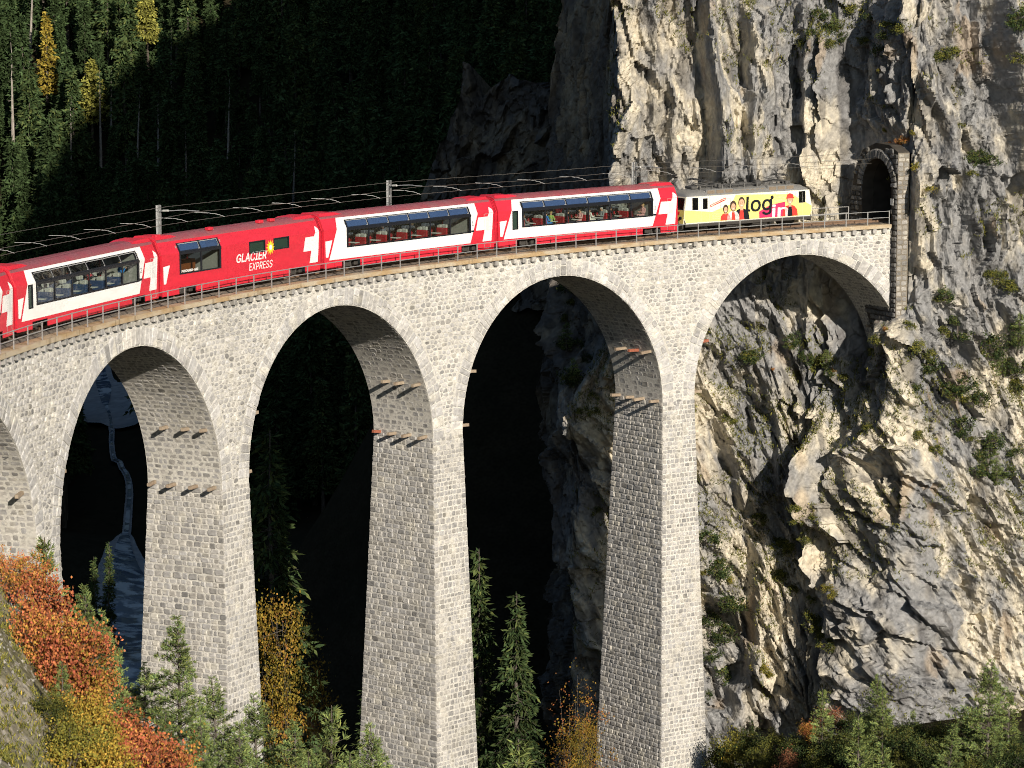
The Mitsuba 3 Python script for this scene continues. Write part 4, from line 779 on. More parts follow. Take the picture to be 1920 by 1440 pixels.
def person(ci, x, y, face, shirt, hair, lab, stand=False, group=None):
    k = thing('person', lab, 'person', group); M = COACH[ci][1] @ trimesh.transformations.translation_matrix((x, y, 1.49 if not stand else 1.80)) @ trimesh.transformations.rotation_matrix(face, [0, 0, 1])
    m = PM[stand]; reach = np.where((np.abs(m.vertices[:, 1]) < .22) & (m.vertices[:, 2] > .32), m.vertices[:, 0], 0)
    scene[k+'__body'] = mikit.ply(m, CL[shirt], smooth=True, uv=np.stack([m.vertices[:, 2], reach], -1)); scene[k+'__body']['to_world'] = T(M)
    scene[k+'__hair'] = mikit.ply(PH, HR[hair], smooth=True); scene[k+'__hair']['to_world'] = T(M)
win = lambda i: (BW[i][0]+.45, BW[i][1]-.45)
person(3, BW[5][0]+.9, -.75, -1.2, 'blue', 'fair', 'person in bright blue shirt standing at the last window of the blue-seated coach', True)
person(3, win(3)[0], -.85, 0, 'black', 'dark', 'person in black sitting low by the fourth window of the blue-seated coach')
person(3, win(4)[0], -.6, 0, 'grey', 'dark', 'person in grey seated by the fifth window of the blue-seated coach')
person(3, win(4)[1], .6, math.pi, 'red', 'dark', 'person in dark red on the far side of the blue-seated coach')
person(3, win(1)[0], -.5, 0, 'black', 'dark', 'person in black by the second window of the blue-seated coach')
person(1, win(2)[1], .8, math.pi, 'white', 'grey', 'person in white at the third window of the coach with empty red seats')
person(1, win(4)[0], .7, 0, 'white', 'fair', 'person in white at the fifth window of the coach with empty red seats')
person(0, win(0)[0], -.85, 0, 'grey', 'dark', 'person in grey holding something up, first window of the front coach')
person(0, win(1)[0], -.9, 0, 'blue', 'dark', 'person in blue leaning at the second window of the front coach')
person(0, (BW[1][0]+BW[1][1])/2, -.75, .4, 'green', 'fair', 'person in green shirt at the second window of the front coach')
person(0, win(2)[0], -.9, 0, 'black', 'dark', 'person in black at the left of the third window of the front coach')
person(0, win(2)[1], -.85, math.pi, 'pink', 'dark', 'person in pink at the right of the third window of the front coach')
person(0, (BW[2][0]+BW[2][1])/2, .9, 0, 'red', 'dark', 'person standing on the far side behind the third window of the front coach', True)
person(0, win(3)[1], -.85, math.pi, 'grey', 'grey', 'grey haired person in grey at the fourth window of the front coach')
person(0, win(3)[0], -.9, 0, 'white', 'dark', 'person in white at the left of the fourth window of the front coach')
person(0, win(4)[0], -.9, 0, 'black', 'dark', 'person in black at the fifth window of the front coach')
person(0, BW[5][1]-.5, -.85, math.pi, 'pink', 'fair', 'fair haired person at the rightmost window of the front coach')

# ------------------------------------------------------------------ vegetation
HUE = [(.0, (.028, .042, .018)), (.15, (.045, .075, .032)), (.30, (.12, .125, .035)), (.45, (.22, .21, .045)), (.6, (.40, .27, .05)), (.75, (.42, .17, .06)), (.9, (.36, .095, .06)), (1.0, (.14, .09, .05))]
def f_leaf(p, n, uv):        # uv = (tone, hue index)
    c = C3(*HUE[0][1])
    for (a, ca), (b, cb) in zip(HUE[:-1], HUE[1:]): c = mixc(c, cb, dr.clip((uv.y-a)/(b-a), 0, 1))
    return C3(c)*(uv.x*(.7+.6*N3(p.x*.6, p.y*.6, p.z*.6)))
LEAF = mat('leaf', f_leaf)
BARK = mat('bark', lambda p, n, uv: mixc((.07, .06, .05), (.16, .145, .13), N3(p.x*4, p.y*4, p.z*1.2)))
def blades(P, D, l, w, rg, hue, tone, spread=.0, hs=.03):
    """thin leaf-like triangles pairs from points P along directions D"""
    n = len(P); D = D/(np.linalg.norm(D, axis=1, keepdims=True)+1e-9); q = np.cross(D, rg.normal(size=(n, 3))); q /= np.linalg.norm(q, axis=1, keepdims=True)+1e-9
    l = (l*rg.uniform(.7, 1.3, n))[:, None]; w = (w*rg.uniform(.7, 1.3, n))[:, None]
    V = np.stack([P, P+D*l*.5+q*w*.5, P+D*l, P+D*l*.5-q*w*.5], 1).reshape(-1, 3); i = np.arange(n)[:, None]*4
    F = np.concatenate([i+[0, 1, 2], i+[0, 2, 3]]); uv = np.stack([np.repeat(tone*rg.uniform(.6, 1.45, n), 4), np.repeat(np.clip(hue+rg.normal(0, hs, n), 0, 1), 4)], -1)
    return V, F, uv
def join(bl):
    o = 0; V, F, U = [], [], []
    for v, f, u in bl: V.append(v); F.append(f+o); U.append(u); o += len(v)
    return trimesh.Trimesh(np.concatenate(V), np.concatenate(F), process=False), np.concatenate(U)
def conifer(seed, h, r0, clear, gap, nper, rise, droop, step, nb, bl, bw, hue, pine=False, tone=1.0, lopsided=.25, dead=0, twigs=True):
    rg = np.random.default_rng(seed); tr = [tube([(rg.normal(0, .006)*z*.3, rg.normal(0, .006)*z*.3, z) for z in np.linspace(-1.5, h*.99, 9)], np.linspace(.016*h+.03, .015, 9), 7)]; out = []; z = clear*h; az0 = rg.uniform(0, 6.3)
    while z < h*.985:
        f = (z-clear*h)/(h*(1-clear)); base = r0*((1-f)**.95 if not pine else (1-f**1.7)*(.55+.45*min(1, f*4)))
        for b in range(nper if f < .9 else 3):
            az = rg.uniform(0, 2*np.pi); L = max(.12, base*rg.uniform(.55, 1.12)*(1+lopsided*math.cos(az-az0))); zz = z+rg.uniform(-.4, .4)*gap
            t = np.linspace(0, 1, 5); d = np.array([math.cos(az), math.sin(az)]); cv = L*(rise*t-droop*t**2)+rg.normal(0, .03)*L
            pts = np.stack([d[0]*t*L, d[1]*t*L, zz+cv], -1); tr.append(tube(pts, np.linspace(.012*L+.012, .006, 5), 3, cap=False)) if twigs else None
            m = max(2, int(L/step)); tt = np.sort(rg.uniform(.12 if not pine else .3, 1, m)); side = rg.uniform(-1, 1, m)*(.34*L*(1-tt)+.10); lat = np.array([-d[1], d[0], 0])
            C = np.stack([np.interp(tt, t, pts[:, k]) for k in range(3)], -1)+lat*side[:, None]; C[:, 2] -= np.abs(side)*(.35 if not pine else -.15)
            P = np.repeat(C, nb, 0)+rg.normal(0, bl*.12, (m*nb, 3)); D = rg.normal(0, .55, P.shape)+np.repeat(np.array([d[0], d[1], 0])*.6+lat*np.sign(side)[:, None]*.5, nb, 0); D[:, 2] += -.45 if not pine else .55
            out.append(blades(P, D, bl, bw, rg, hue, tone*rg.uniform(.75, 1.25)))
        z += gap*rg.uniform(.75, 1.25)*(1 if f < .7 else .7)
    for b in range(dead):
        az = rg.uniform(0, 6.3); zz = rg.uniform(.2, 1)*clear*h; L = rg.uniform(.3, .8); tr.append(tube([(0, 0, zz), (math.cos(az)*L, math.sin(az)*L, zz-.1*L)], [.03, .01], 3, cap=False))
    m, u = join(out); return cat(tr), m, u
def shrub(seed, r, hgt, n, leaf, hue, hs=.06, tone=1.0, stems=9, gaps=.42, upright=.5):
    rg = np.random.default_rng(seed); tr = []; tips = []
    for k in range(stems):
        az, ph = rg.uniform(0, 6.3), rg.uniform(.05, 1.0); e = np.array([math.cos(az)*r*ph, math.sin(az)*r*ph, hgt*(1-.45*ph**2)*rg.uniform(.7, 1)]); m = e*.5+rg.normal(0, .08*r, 3)
        pts = np.array([[0, 0, -.3], m, e]); tr.append(tube(pts, [.035, .02, .008], 4, cap=False))
        for q in range(5):
            a = m+(e-m)*rg.uniform(0, 1); g = a+rg.normal(0, .28*r, 3)*[1, 1, .7]; g[2] = max(g[2], .15*hgt); tr.append(tube([a, g], [.012, .005], 3, cap=False)); tips.append(g)
        tips.append(e)
    tips = np.array(tips); c = tips[rg.integers(0, len(tips), n)]+rg.normal(0, .15*r, (n, 3)); c[:, 2] = np.abs(c[:, 2])
    kp = meshkit.fbm(c/r*2.2+seed, 2, seed) > gaps*.9; c = c[kp]; cl = meshkit.fbm(c/r*1.5+9, 2, seed+1)
    D = rg.normal(size=c.shape); D[:, 2] += upright; V, F, uv = blades(c, D, leaf, leaf*.75, rg, hue, tone, hs=hs); uv[:, 1] = np.clip(uv[:, 1]+np.repeat(cl-.5, 4)*.3*(hs > .03), 0, 1); uv[:, 0] *= np.repeat(.75+.5*cl, 4)
    return cat(tr), trimesh.Trimesh(V, F, process=False), uv
GROUPS = {}
PALE = mat('pale_bark', lambda p, n, uv: mixc((.22, .20, .18), (.40, .37, .34), N3(p.x*4, p.y*4, p.z*1.2)))
def proto(name, built, trunk='trunk', crown='crown', bark=BARK):
    t, c, u = built; scene['proto_'+name] = {'type': 'shapegroup', trunk: mikit.ply(t, bark), crown: mikit.ply(c, LEAF, uv=u)}; GROUPS[name] = float(c.vertices[:, 2].max())
def plant(base, gname, pos, height, label=None, cat_=None, group=None, rg=rng, tilt=.03, sxy=1.0, up=None, kind=None):
    k = key(base); sc = height/GROUPS[gname]; M = T().translate([float(x) for x in pos])
    if up is not None:
        ax = np.cross([0, 0, 1], up); an = math.degrees(math.atan2(np.linalg.norm(ax), up[2])); 
        if np.linalg.norm(ax) > 1e-4: M = M @ T().rotate(ax.tolist(), an)
    M = M @ T().rotate([float(rg.normal()), float(rg.normal()), 0.01], float(math.degrees(rg.normal(0, tilt)))) @ T().rotate([0, 0, 1], float(rg.uniform(0, 360))) @ T().scale([sc*sxy, sc*sxy, sc])
    scene[k] = {'type': 'instance', 'group': {'type': 'ref', 'id': 'proto_'+gname}, 'to_world': M}
    if label: tag(k, label, cat_, group)
    if kind: tag(k, kind=kind)
    return k
# protos: distant forest trees
for n in range(4): proto(f'spruce_far_{n}', conifer(100+n, 26, [3.7, 4.1, 3.2, 4.5][n], [.12, .25, .38, .2][n], .60, 6, .12, .50, .50, 4, 1.25, .42, [.09, .12, .06, .16][n], tone=1.2, dead=10, twigs=False))
proto('spruce_small', conifer(110, 8, 2.0, .03, .6, 5, .12, .4, .5, 3, 1.0, .45, .09, tone=1.2, twigs=False))
proto('larch_far', conifer(120, 24, 4.3, .42, .5, 7, .15, .35, .34, 5, .8, .36, .35, tone=1.7, dead=8)); proto('larch_gold', conifer(121, 22, 3.0, .22, .55, 6, .2, .35, .38, 4, .75, .34, .52)); proto('bare_trunk', conifer(122, 25, 1.0, .72, .8, 4, .1, .4, .4, 3, .7, .3, .05, dead=40), bark=PALE)
# near trees
for n in range(2): proto(f'pine_{n}', conifer(140+n, 8.5, [2.5, 2.0][n], .05, .34, 7, .55, .12, .13, 9, .21, .042, .20, pine=True, tone=2.5))
proto('pine_young', conifer(143, 5, 1.05, .08, .30, 6, .5, .15, .12, 10, .19, .035, .21, pine=True, tone=2.3)); proto('spruce_near', conifer(150, 16, 3.1, .05, .42, 6, .12, .42, .16, 5, .42, .11, .16, tone=1.0)); proto('spruce_slim', conifer(151, 18, 2.2, .08, .42, 6, .12, .45, .17, 5, .42, .11, .17, tone=1.0))
for nm, hue, hs in (('green', .17, .05), ('olive', .27, .06), ('yellow', .47, .06), ('gold', .58, .05), ('orange', .72, .10), ('red', .84, .07), ('dry', .98, .03)):
    proto('shrub_'+nm, shrub(200+int(hue*100), 1.3, 1.9, 6500, .085, hue, hs, tone=.72 if hue < .3 else 1.0), 'stems', 'foliage')
for nm, hue in (('green', .16), ('olive', .29), ('yellow', .43)): proto('tuft_'+nm, shrub(300+int(hue*100), 1.15, .75, 2600, .15, hue, .08, stems=12, gaps=.53, upright=1.0, tone=.9), 'stems', 'foliage')
proto('birch_gold', shrub(330, 2.3, 12, 15000, .12, .56, .06, tone=.62, stems=26, gaps=.53), 'stems', 'foliage')
proto('birch_thin', shrub(331, 2.2, 12, 5000, .12, .66, .08, tone=.6, stems=22, gaps=.5), 'stems', 'foliage')
def ground_hit(x, y, u0=60, u1=1200):
    u = np.linspace(u0, u1, 900); d = ray(x, y); P = CAM+d*(u/(d[:2]@HU))[:, None]; g = ground_z(P[:, :2]); i = np.nonzero(P[:, 2] < g)[0]
    return None if not len(i) else np.array([P[i[0], 0], P[i[0], 1], g[i[0]]])
def gpos(x, u, dy=0):
    p = at(x, 720, u); z = ground_z(p[:2])[0]; return np.array([p[0], p[1], z+dy])
def top_z(x, y, u): return at(x, y, u)[2]
# background forest
SPEC = [('larch_tree', 'larch_gold', 90, 18, 215, 'golden larch near the top left corner', 1.1), ('larch_tree', 'larch_far', 174, 105, 305, 'bright yellow-green larch with a bare lower trunk among dark spruces', 1.3), ('larch_tree', 'larch_far', 278, -40, 150, 'yellow-green larch cut by the top edge of the picture', 1.1)]
for x, yt, yb, lab in ((27, 60, 385, 'spruce with a long pale bare trunk at the far left'), (133, 180, 400, 'pale thin bare trunk in the forest, left of the yellow-green larch'), (297, 170, 400, 'thin bare trunk rising behind the left mast'), (350, 230, 400, 'thin bare trunk in shadow right of the left mast'), (190, 130, 330, 'pale trunk just right of the yellow-green larch'), (210, 130, 320, 'second pale trunk right of the yellow-green larch')): SPEC.append(('bare_tree', 'bare_trunk', x, yt, yb, lab, 1.0))
SPECP = []
for b_ in SPEC: p_ = ground_hit(b_[2], b_[4], 560); SPECP.append((b_[2], b_[3], (p_[:2]-CAM[:2])@HU, 8 if 'larch' in b_[0] else -11, b_[4]-150 if 'larch' not in b_[0] else b_[3]+.5*(b_[4]-b_[3])))
rgF = np.random.default_rng(77); cand = []
us = rgF.uniform(440, 900, 14000); vs = rgF.uniform(-.25, .05, 14000)*us; P = CAM[:2]+us[:, None]*HU+vs[:, None]*HV
riv = np.array([(325, -44), (395, -53), (420, -57), (445, -60), (483, -64), (523, -73), (548, -76), (575, -81), (595, -84), (640, -92)]); inside = shapely.contains_xy(CPOLY.buffer(3), P[:, 0], P[:, 1])
rd = np.array([np.min(np.hypot(*(np.stack([np.interp(np.linspace(0, 1, 40), np.linspace(0, 1, 10), riv[:, k]) for k in (0, 1)], -1)-[a, b]).T)) for a, b in zip(us, vs)])
ok = (~inside) & (rd > np.where(us > 560, 17, 9)); P, us, vs = P[ok], us[ok], vs[ok]; taken = []
for i in range(len(P)):
    if len(taken) > 1450: break
    if taken and np.min(np.hypot(*(P[taken]-P[i]).T)) < 4.6+us[i]*.0022: continue
    q_ = project(np.array([P[i, 0], P[i, 1], 0.0]))[0][0, 0]; zt_ = None; hid = False
    for x_, yt_, us_p, wd_, yb_ in SPECP:
        if abs(q_-x_) < wd_+20 and us[i] < us_p+4:
            if zt_ is None: zt_ = project(np.array([P[i, 0], P[i, 1], ground_z(P[i])[0]+27]))[0][0, 1]
            if zt_ < yb_: hid = True
    if hid: continue
    taken.append(i)
P, us, vs = P[taken], us[taken], vs[taken]; gz = ground_z(P)
hts = rgF.uniform(17, 34, len(P)); pxs, dep = project(np.concatenate([P, (gz+hts*.8)[:, None]], 1)); seen = (pxs[:, 0] > -20) & (pxs[:, 0] < 1040) & (pxs[:, 1] > -60) & (pxs[:, 1] < 1250)
score = np.where(seen, hts/dep*(1+.6*(pxs[:, 1] < 420)), 0); order = np.argsort(-score); FL = {'a': 'spruce with sunlit upper branches, high on the far slope', 'b': 'dark spruce in deep shadow on the far slope', 'c': 'dark tree in the shadowed gorge'}
for rank, i in enumerate(order):
    g = f'spruce_far_{int(rgF.integers(0, 4))}' if rgF.random() > .05 else 'bare_trunk'; pos = (P[i, 0], P[i, 1], gz[i]-.5)
    if rank < 285:
        wh = ('behind the blue-seated coach' if pxs[i, 0] < 290 else ('behind the red bar coach' if pxs[i, 0] < 600 else 'behind the coach with empty red seats')) if pxs[i, 1] < 560 else ('seen through the arch left of the second pier' if pxs[i, 0] < 290 else ('seen through the arch left of the third pier' if pxs[i, 0] < 700 else 'seen through the arch left of the fourth pier'))
        c = 'c' if pxs[i, 1] > 560 else ('a' if pxs[i, 0] < 500 and pxs[i, 1] < 260 else 'b'); plant('spruce_tree', g, pos, hts[i], FL[c]+' '+wh, 'tree', {'a': 'sunlit spruces ', 'b': 'spruces in shadow ', 'c': 'trees in the gorge '}[c]+wh, rgF)
    else: plant('forest_', g, pos, hts[i], rg=rgF) if False else None
rest = [i for r_, i in enumerate(order) if r_ >= 285]
for n, i in enumerate(rest):
    kk = f'forest__{n+1:03d}'; g = f'spruce_far_{int(rgF.integers(0, 4))}'; sc = hts[i]/GROUPS[g]
    scene[kk] = {'type': 'instance', 'group': {'type': 'ref', 'id': 'proto_'+g}, 'to_world': T().translate([float(P[i, 0]), float(P[i, 1]), float(gz[i]-.5)]) @ T().rotate([0, 0, 1], float(rgF.uniform(0, 360))) @ T().scale(float(sc))}
nu = len(rest); uq = rgF.uniform(560, 840, 2200); vq = rgF.uniform(-.26, .03, 2200)*uq; Pq = CAM[:2]+uq[:, None]*HU+vq[:, None]*HV; okq = ~shapely.contains_xy(CPOLY.buffer(3), Pq[:, 0], Pq[:, 1]); zq = ground_z(Pq); okq &= zq > -57; Pq, zq = Pq[okq], zq[okq]
for n in range(len(Pq)):
    sc = rgF.uniform(3, 9)/8; scene[f'forest__{nu+n+1:03d}'] = {'type': 'instance', 'group': {'type': 'ref', 'id': 'proto_spruce_small'}, 'to_world': T().translate([float(Pq[n, 0]), float(Pq[n, 1]), float(zq[n]-.5)]) @ T().rotate([0, 0, 1], float(rgF.uniform(0, 360))) @ T().scale([sc*1.25, sc*1.25, sc])}
tag('forest', 'dense dark conifer forest covering the far side of the gorge', 'forest', kind='stuff')
def tree_px(base, g, x, ytop, u, label, cat_='tree', group=None, tilt=.03, sxy=1.0, zb=None):
    z0 = ground_z(at(x, 720, u)[:2])[0] if zb is None else zb; zt = top_z(x, ytop, u); p = at(x, 720, u); return plant(base, g, (p[0], p[1], z0-.2), max(1.0, zt-z0+.2), label, cat_, group, tilt=tilt, sxy=sxy)
def tree_base(base, g, x, ytop, ybase, label, sxy=1.0, u0=560):
    p = ground_hit(x, ybase, u0); u = (p[:2]-CAM[:2])@HU; return plant(base, g, p-[0, 0, .3], top_z(x, ytop, u)-p[2], label, 'tree', tilt=.01, sxy=sxy)
for b_ in SPEC: tree_base(*b_)
# pines in front of the second pier and at the left
for x, yt, u, g, lab in ((330, 1150, 139, 'pine_1', 'tallest young pine, standing in front of the second pier'), (262, 1238, 143, 'pine_0', 'dark green pine left of the tallest pine'), (405, 1262, 142, 'pine_0', 'bushy pine just right of the tallest pine'), (478, 1292, 140, 'pine_0', 'pine at the lower right corner of the second pier'), (370, 1335, 128, 'pine_0', 'broad pine at the bottom edge below the tallest pine'), (300, 1330, 131, 'pine_1', 'pine at the bottom beside the red shrubs'), (440, 1350, 127, 'pine_0', 'pine at the bottom edge, under the second pier'), (545, 1345, 137, 'pine_1', 'small pine between the second and third pier'), (612, 1322, 138, 'pine_young', 'slender young pine left of the third pier'), (690, 1352, 141, 'pine_1', 'yellowish pine at the foot of the third pier'), (152, 1092, 146, 'pine_1', 'dark pine beside the first pier, behind the red shrubs'), (195, 1185, 140, 'pine_0', 'dark bushy pine right of the red shrubs'), (182, 1140, 143, 'pine_0', 'pine rising between the first pier and the river'), (72, 1005, 150, 'pine_young', 'thin young pine in front of the first pier'), (106, 1238, 108, 'pine_young', 'small green pine among the orange shrubs'), (975, 1380, 150, 'pine_young', 'young pine tip at the bottom between the third and fourth pier'), (640, 1400, 135, 'pine_0', 'low pine at the bottom left of the third pier'), (575, 1405, 132, 'pine_0', 'low pine at the bottom between second and third pier')):
    tree_px('pine_tree', g, x, yt, u, lab, group='young pines at the foot of the viaduct')
def low_shrub(base, g, x, y, r, ua, ub, lab, group, rg_, flat_=1.25):
    uu_ = np.arange(ua, ub, .5); Pq = np.array([at(x, y, q) for q in uu_]); hh = Pq[:, 2]-ground_z(Pq[:, :2]); ok_ = np.nonzero(hh < 1.25*r)[0]; i_ = ok_[0] if len(ok_) else int(np.argmin(hh))
    p = Pq[i_]; h = float(np.clip(hh[i_]+.8*r, 1.4*r, 4.4)); return plant(base, 'shrub_'+g, (p[0], p[1], p[2]-hh[i_]-.1), h, lab, 'shrub', group, rg_, sxy=max(.8, r*1.9/1.3/h*flat_))
# autumn shrubs on the slope
for x, y, u, r, g, lab in ((22, 1048, 124, 1.5, 'orange', 'orange red shrub at the left edge below the first pier'), (62, 1075, 122, 1.3, 'red', 'pinkish red shrub before the first pier'), (88, 1130, 120, 1.3, 'orange', 'orange shrub second from the top of the slope'), (118, 1165, 119, 1.4, 'red', 'red shrub in the middle of the row on the slope'), (150, 1200, 118, 1.3, 'orange', 'orange shrub next to the dark pine'), (100, 1215, 116, 1.1, 'orange', 'orange yellow shrub above the small green pine'), (140, 1255, 114, 1.3, 'gold', 'golden shrub beside the small green pine'), (172, 1272, 115, 1.3, 'red', 'deep red shrub right of the golden shrub'), (205, 1305, 114, 1.4, 'red', 'large crimson shrub beside the pines'), (150, 1330, 110, 1.4, 'gold', 'golden yellow shrub below the crimson shrub'), (210, 1365, 111, 1.4, 'orange', 'orange shrub near the bottom of the picture'), (125, 1375, 108, 1.3, 'yellow', 'yellow shrub at the bottom near the grass'), (265, 1400, 112, 1.3, 'red', 'red shrub at the bottom edge beside the pines'), (180, 1410, 107, 1.4, 'gold', 'golden shrub at the bottom edge'), (92, 1310, 110, .8, 'olive', 'low olive shrub on the edge of the grass slope'), (60, 1150, 117, .9, 'olive', 'low green yellow shrub at the top of the grass slope'), (228, 1318, 116, 2.0, 'red', 'tall crimson shrub at the right end of the row'), (250, 1362, 115, 2.0, 'red', 'crimson shrub directly left of the lowest pines'), (285, 1410, 114, 1.8, 'orange', 'orange red shrub at the bottom, rightmost of the row')):
    low_shrub('autumn_shrub', g, x, y, r*(.8 if y < 1290 else 1.1), 96 if x < 220 else u, 152 if x < 220 else u+1, lab, 'autumn shrubs along the slope', rng)
# trees behind the bridge
for base, g, x, yt, u, lab, sxy in (('spruce_tree', 'spruce_near', 968, 1108, 226, 'sunlit spruce between the third and fourth pier', .95), ('spruce_tree', 'spruce_slim', 905, 1028, 232, 'slim spruce touching the right edge of the third pier', 1), ('spruce_tree', 'spruce_near', 508, 800, 232, 'tall partly lit spruce seen through the arch left of the third pier', 1), ('spruce_tree', 'spruce_slim', 190, 1015, 330, 'dark conifer standing before the river under the second arch', .9), ('spruce_tree', 'spruce_slim', 172, 1040, 325, 'dark conifer at the river bank beside the first pier', .9), ('spruce_tree', 'spruce_slim', 655, 1215, 238, 'dark spruce touching the left edge of the third pier', 1.1), ('birch_tree', 'birch_gold', 520, 1085, 214, 'golden leaved birch right of the second pier', .68), ('birch_tree', 'birch_thin', 1072, 1240, 214, 'thin half bare tree left of the fourth pier', .9), ('birch_tree', 'birch_gold', 1098, 1335, 209, 'dense yellow bush at the foot of the fourth pier', .55)):
    tree_px(base, g, x, yt, u, lab, sxy=sxy)
# plants on the cliff
ORD = ['topmost', 'second', 'third', 'fourth', 'fifth', 'sixth', 'seventh', 'eighth', 'ninth', 'tenth', 'eleventh', 'twelfth', 'thirteenth', 'fourteenth', 'fifteenth', 'sixteenth', 'seventeenth', 'eighteenth', 'nineteenth', 'twentieth']
PLC = [('green', .9, 'above the locomotive near the top edge', [(1560, 45), (1540, 25), (1622, 40), (1655, 62), (1640, 92), (1512, 60), (1585, 72)]), ('olive', .8, 'on the upper cliff ledge above the tunnel', [(1600, 25), (1578, 50), (1690, 60), (1500, 72), (1560, 85), (1625, 70), (1665, 40), (1400, 20)]), ('orange', .9, 'directly above the tunnel mouth', [(1672, 268), (1690, 262), (1660, 272)]), ('yellow', .6, 'on the rock around the tunnel mouth', [(1655, 250), (1705, 252), (1712, 305), (1640, 130), (1745, 362)]),
       ('green', 1.1, 'on the rock right of the tunnel mouth', [(1835, 290), (1850, 300), (1822, 300), (1905, 60), (1915, 40)]), ('olive', .8, 'on the rock right of the tunnel mouth', [(1812, 240), (1785, 85), (1765, 100), (1905, 110), (1830, 320), (1880, 525), (1895, 535), (1865, 520), (1700, 600), (1760, 560)]),
       ('green', 1.0, 'on the slanted rock under the last arch', [(1490, 645), (1512, 668), (1552, 690), (1420, 668)]), ('olive', .8, 'on the slanted rock under the last arch', [(1475, 640), (1530, 680), (1400, 665), (1625, 655), (1640, 640), (1590, 705), (1350, 785), (1380, 788)]), ('orange', .5, 'on the slanted rock under the last arch', [(1560, 690), (1445, 695), (1655, 610)]),
       ('green', 1.2, 'on the lower right cliff below the tunnel', [(1770, 565), (1785, 605), (1800, 640), (1745, 690), (1900, 650), (1885, 680), (1905, 700), (1870, 650), (1840, 745), (1815, 800), (1840, 850), (1875, 900), (1905, 860), (1855, 820), (1890, 880), (1720, 725), (1800, 735), (1895, 625), (1850, 880)]), ('olive', .9, 'on the lower right cliff below the tunnel', [(1720, 650), (1750, 660), (1820, 760), (1780, 730), (1730, 815), (1765, 850), (1620, 795), (1830, 830), (1905, 730), (1780, 620)]),
       ('olive', .9, 'on the lower cliff right of the fourth pier', [(1495, 985), (1520, 975), (1455, 1005), (1475, 1020), (1500, 1010), (1465, 1075), (1490, 1095), (1515, 1130), (1525, 1165), (1535, 1190), (1425, 980), (1500, 960), (1545, 1215)]), ('yellow', .8, 'on the lower cliff right of the fourth pier', [(1545, 1100), (1555, 1110), (1435, 1255), (1450, 1265), (1375, 1090), (1325, 1080)]), ('green', 1.2, 'in the dark gully beside the fourth pier', [(1340, 1085), (1360, 1120), (1335, 1150), (1350, 1190), (1335, 1230), (1350, 1270), (1325, 1020), (1360, 1060), (1380, 1140), (1335, 1300)]),
       ('olive', .8, 'on the shaded rock seen through the third arch', [(1060, 560), (1052, 590), (1110, 735), (1120, 765), (1065, 700), (1085, 780), (1128, 960)]), ('green', 1.0, 'on the shaded rock seen through the third arch', [(1055, 640), (1085, 640), (1075, 700), (1105, 660), (1050, 545)])]
rgC = np.random.default_rng(88)
for g, sz, where, pts in PLC:
    for oi, (x, y) in enumerate(sorted(pts, key=lambda q: q[1])):
        p = on_cliff(x+rgC.normal(0, 2), y+rgC.normal(0, 2))
        if p is None: continue
        out = np.array([-.45, -.6, .9]); h = sz*rgC.uniform(.6, 1.15); nm = {'green': 'dark green', 'olive': 'olive green', 'yellow': 'yellowish', 'orange': 'orange'}[g]
        plant('cliff_shrub', ('tuft_' if g != 'orange' else 'shrub_')+g, p-out*.15, h, (f'{nm} shrub {where}, the topmost one' if oi == 0 else f'{nm} shrub {where}, {ORD[oi]} from the top'), 'shrub', f'{nm} shrubs {where}', rgC, tilt=.25, up=out/np.linalg.norm(out), sxy=rgC.uniform(1.0, 1.6))
for x, y, h, lab in ((1905, 655, 2.8, 'small pine clinging to the cliff at the right edge, upper one'), (1888, 705, 2.2, 'small pine clinging to the cliff at the right edge, lower one'), (1850, 868, 3.0, 'dark small pine on the cliff low at the right'), (1878, 905, 2.4, 'small pine on the cliff just below the dark one'), (1062, 648, 2.6, 'small crooked pine on the shaded rock in the third arch'), (1072, 712, 2.2, 'second crooked pine on the shaded rock in the third arch'), (1787, 612, 2.3, 'slim pine on the rock below and right of the tunnel'), (1548, 690, 1.7, 'small pine on the slanted rock under the last arch'), (1560, 48, 1.6, 'small dark pine above the locomotive near the top edge')):
    p = on_cliff(x, y)
    if p is not None: plant('cliff_pine', 'pine_young', p-[0, 0, .2], h, lab, 'tree', None, rgC, tilt=.15, sxy=1.5)
# grass and moss on ledges of the cliff: too many to count
nrm = np.cross(CP[2:, 1:-1]-CP[:-2, 1:-1], CP[1:-1, 2:]-CP[1:-1, :-2]); nrm /= np.linalg.norm(nrm, axis=-1, keepdims=True)+1e-9; nz = np.abs(nrm[..., 2]); cz = CP[1:-1, 1:-1]; sgn = np.sign(np.einsum('ijk,ijk->ij', nrm, np.array([-.5, -.6, .6])+0*nrm))
w = (sgn*nrm[..., 2] > .36)*(meshkit.fbm(cz*.16, 3, 12) > .50)*(SS[1:-1, 1:-1] > sD-1)*(SS[1:-1, 1:-1] < sJ+1)*(np.abs(ZZ[1:-1, 1:-1]+12) < 30); idx = np.argwhere(w > 0); idx = idx[rgC.permutation(len(idx))[:8000]]
C = cz[idx[:, 0], idx[:, 1]]; Pt = np.repeat(C, 7, 0)+rgC.normal(0, .10, (len(C)*7, 3)); D = rgC.normal(0, .5, Pt.shape)+np.array([-.2, -.3, .8]); V, F, uv = blades(Pt, D, .30, .06, rgC, .31, 1.0, hs=.06)
tag(put('ledge_grass', trimesh.Trimesh(V, F, process=False), LEAF, uv=uv), 'olive grass and moss on the ledges of the cliff', 'grass', kind='stuff')
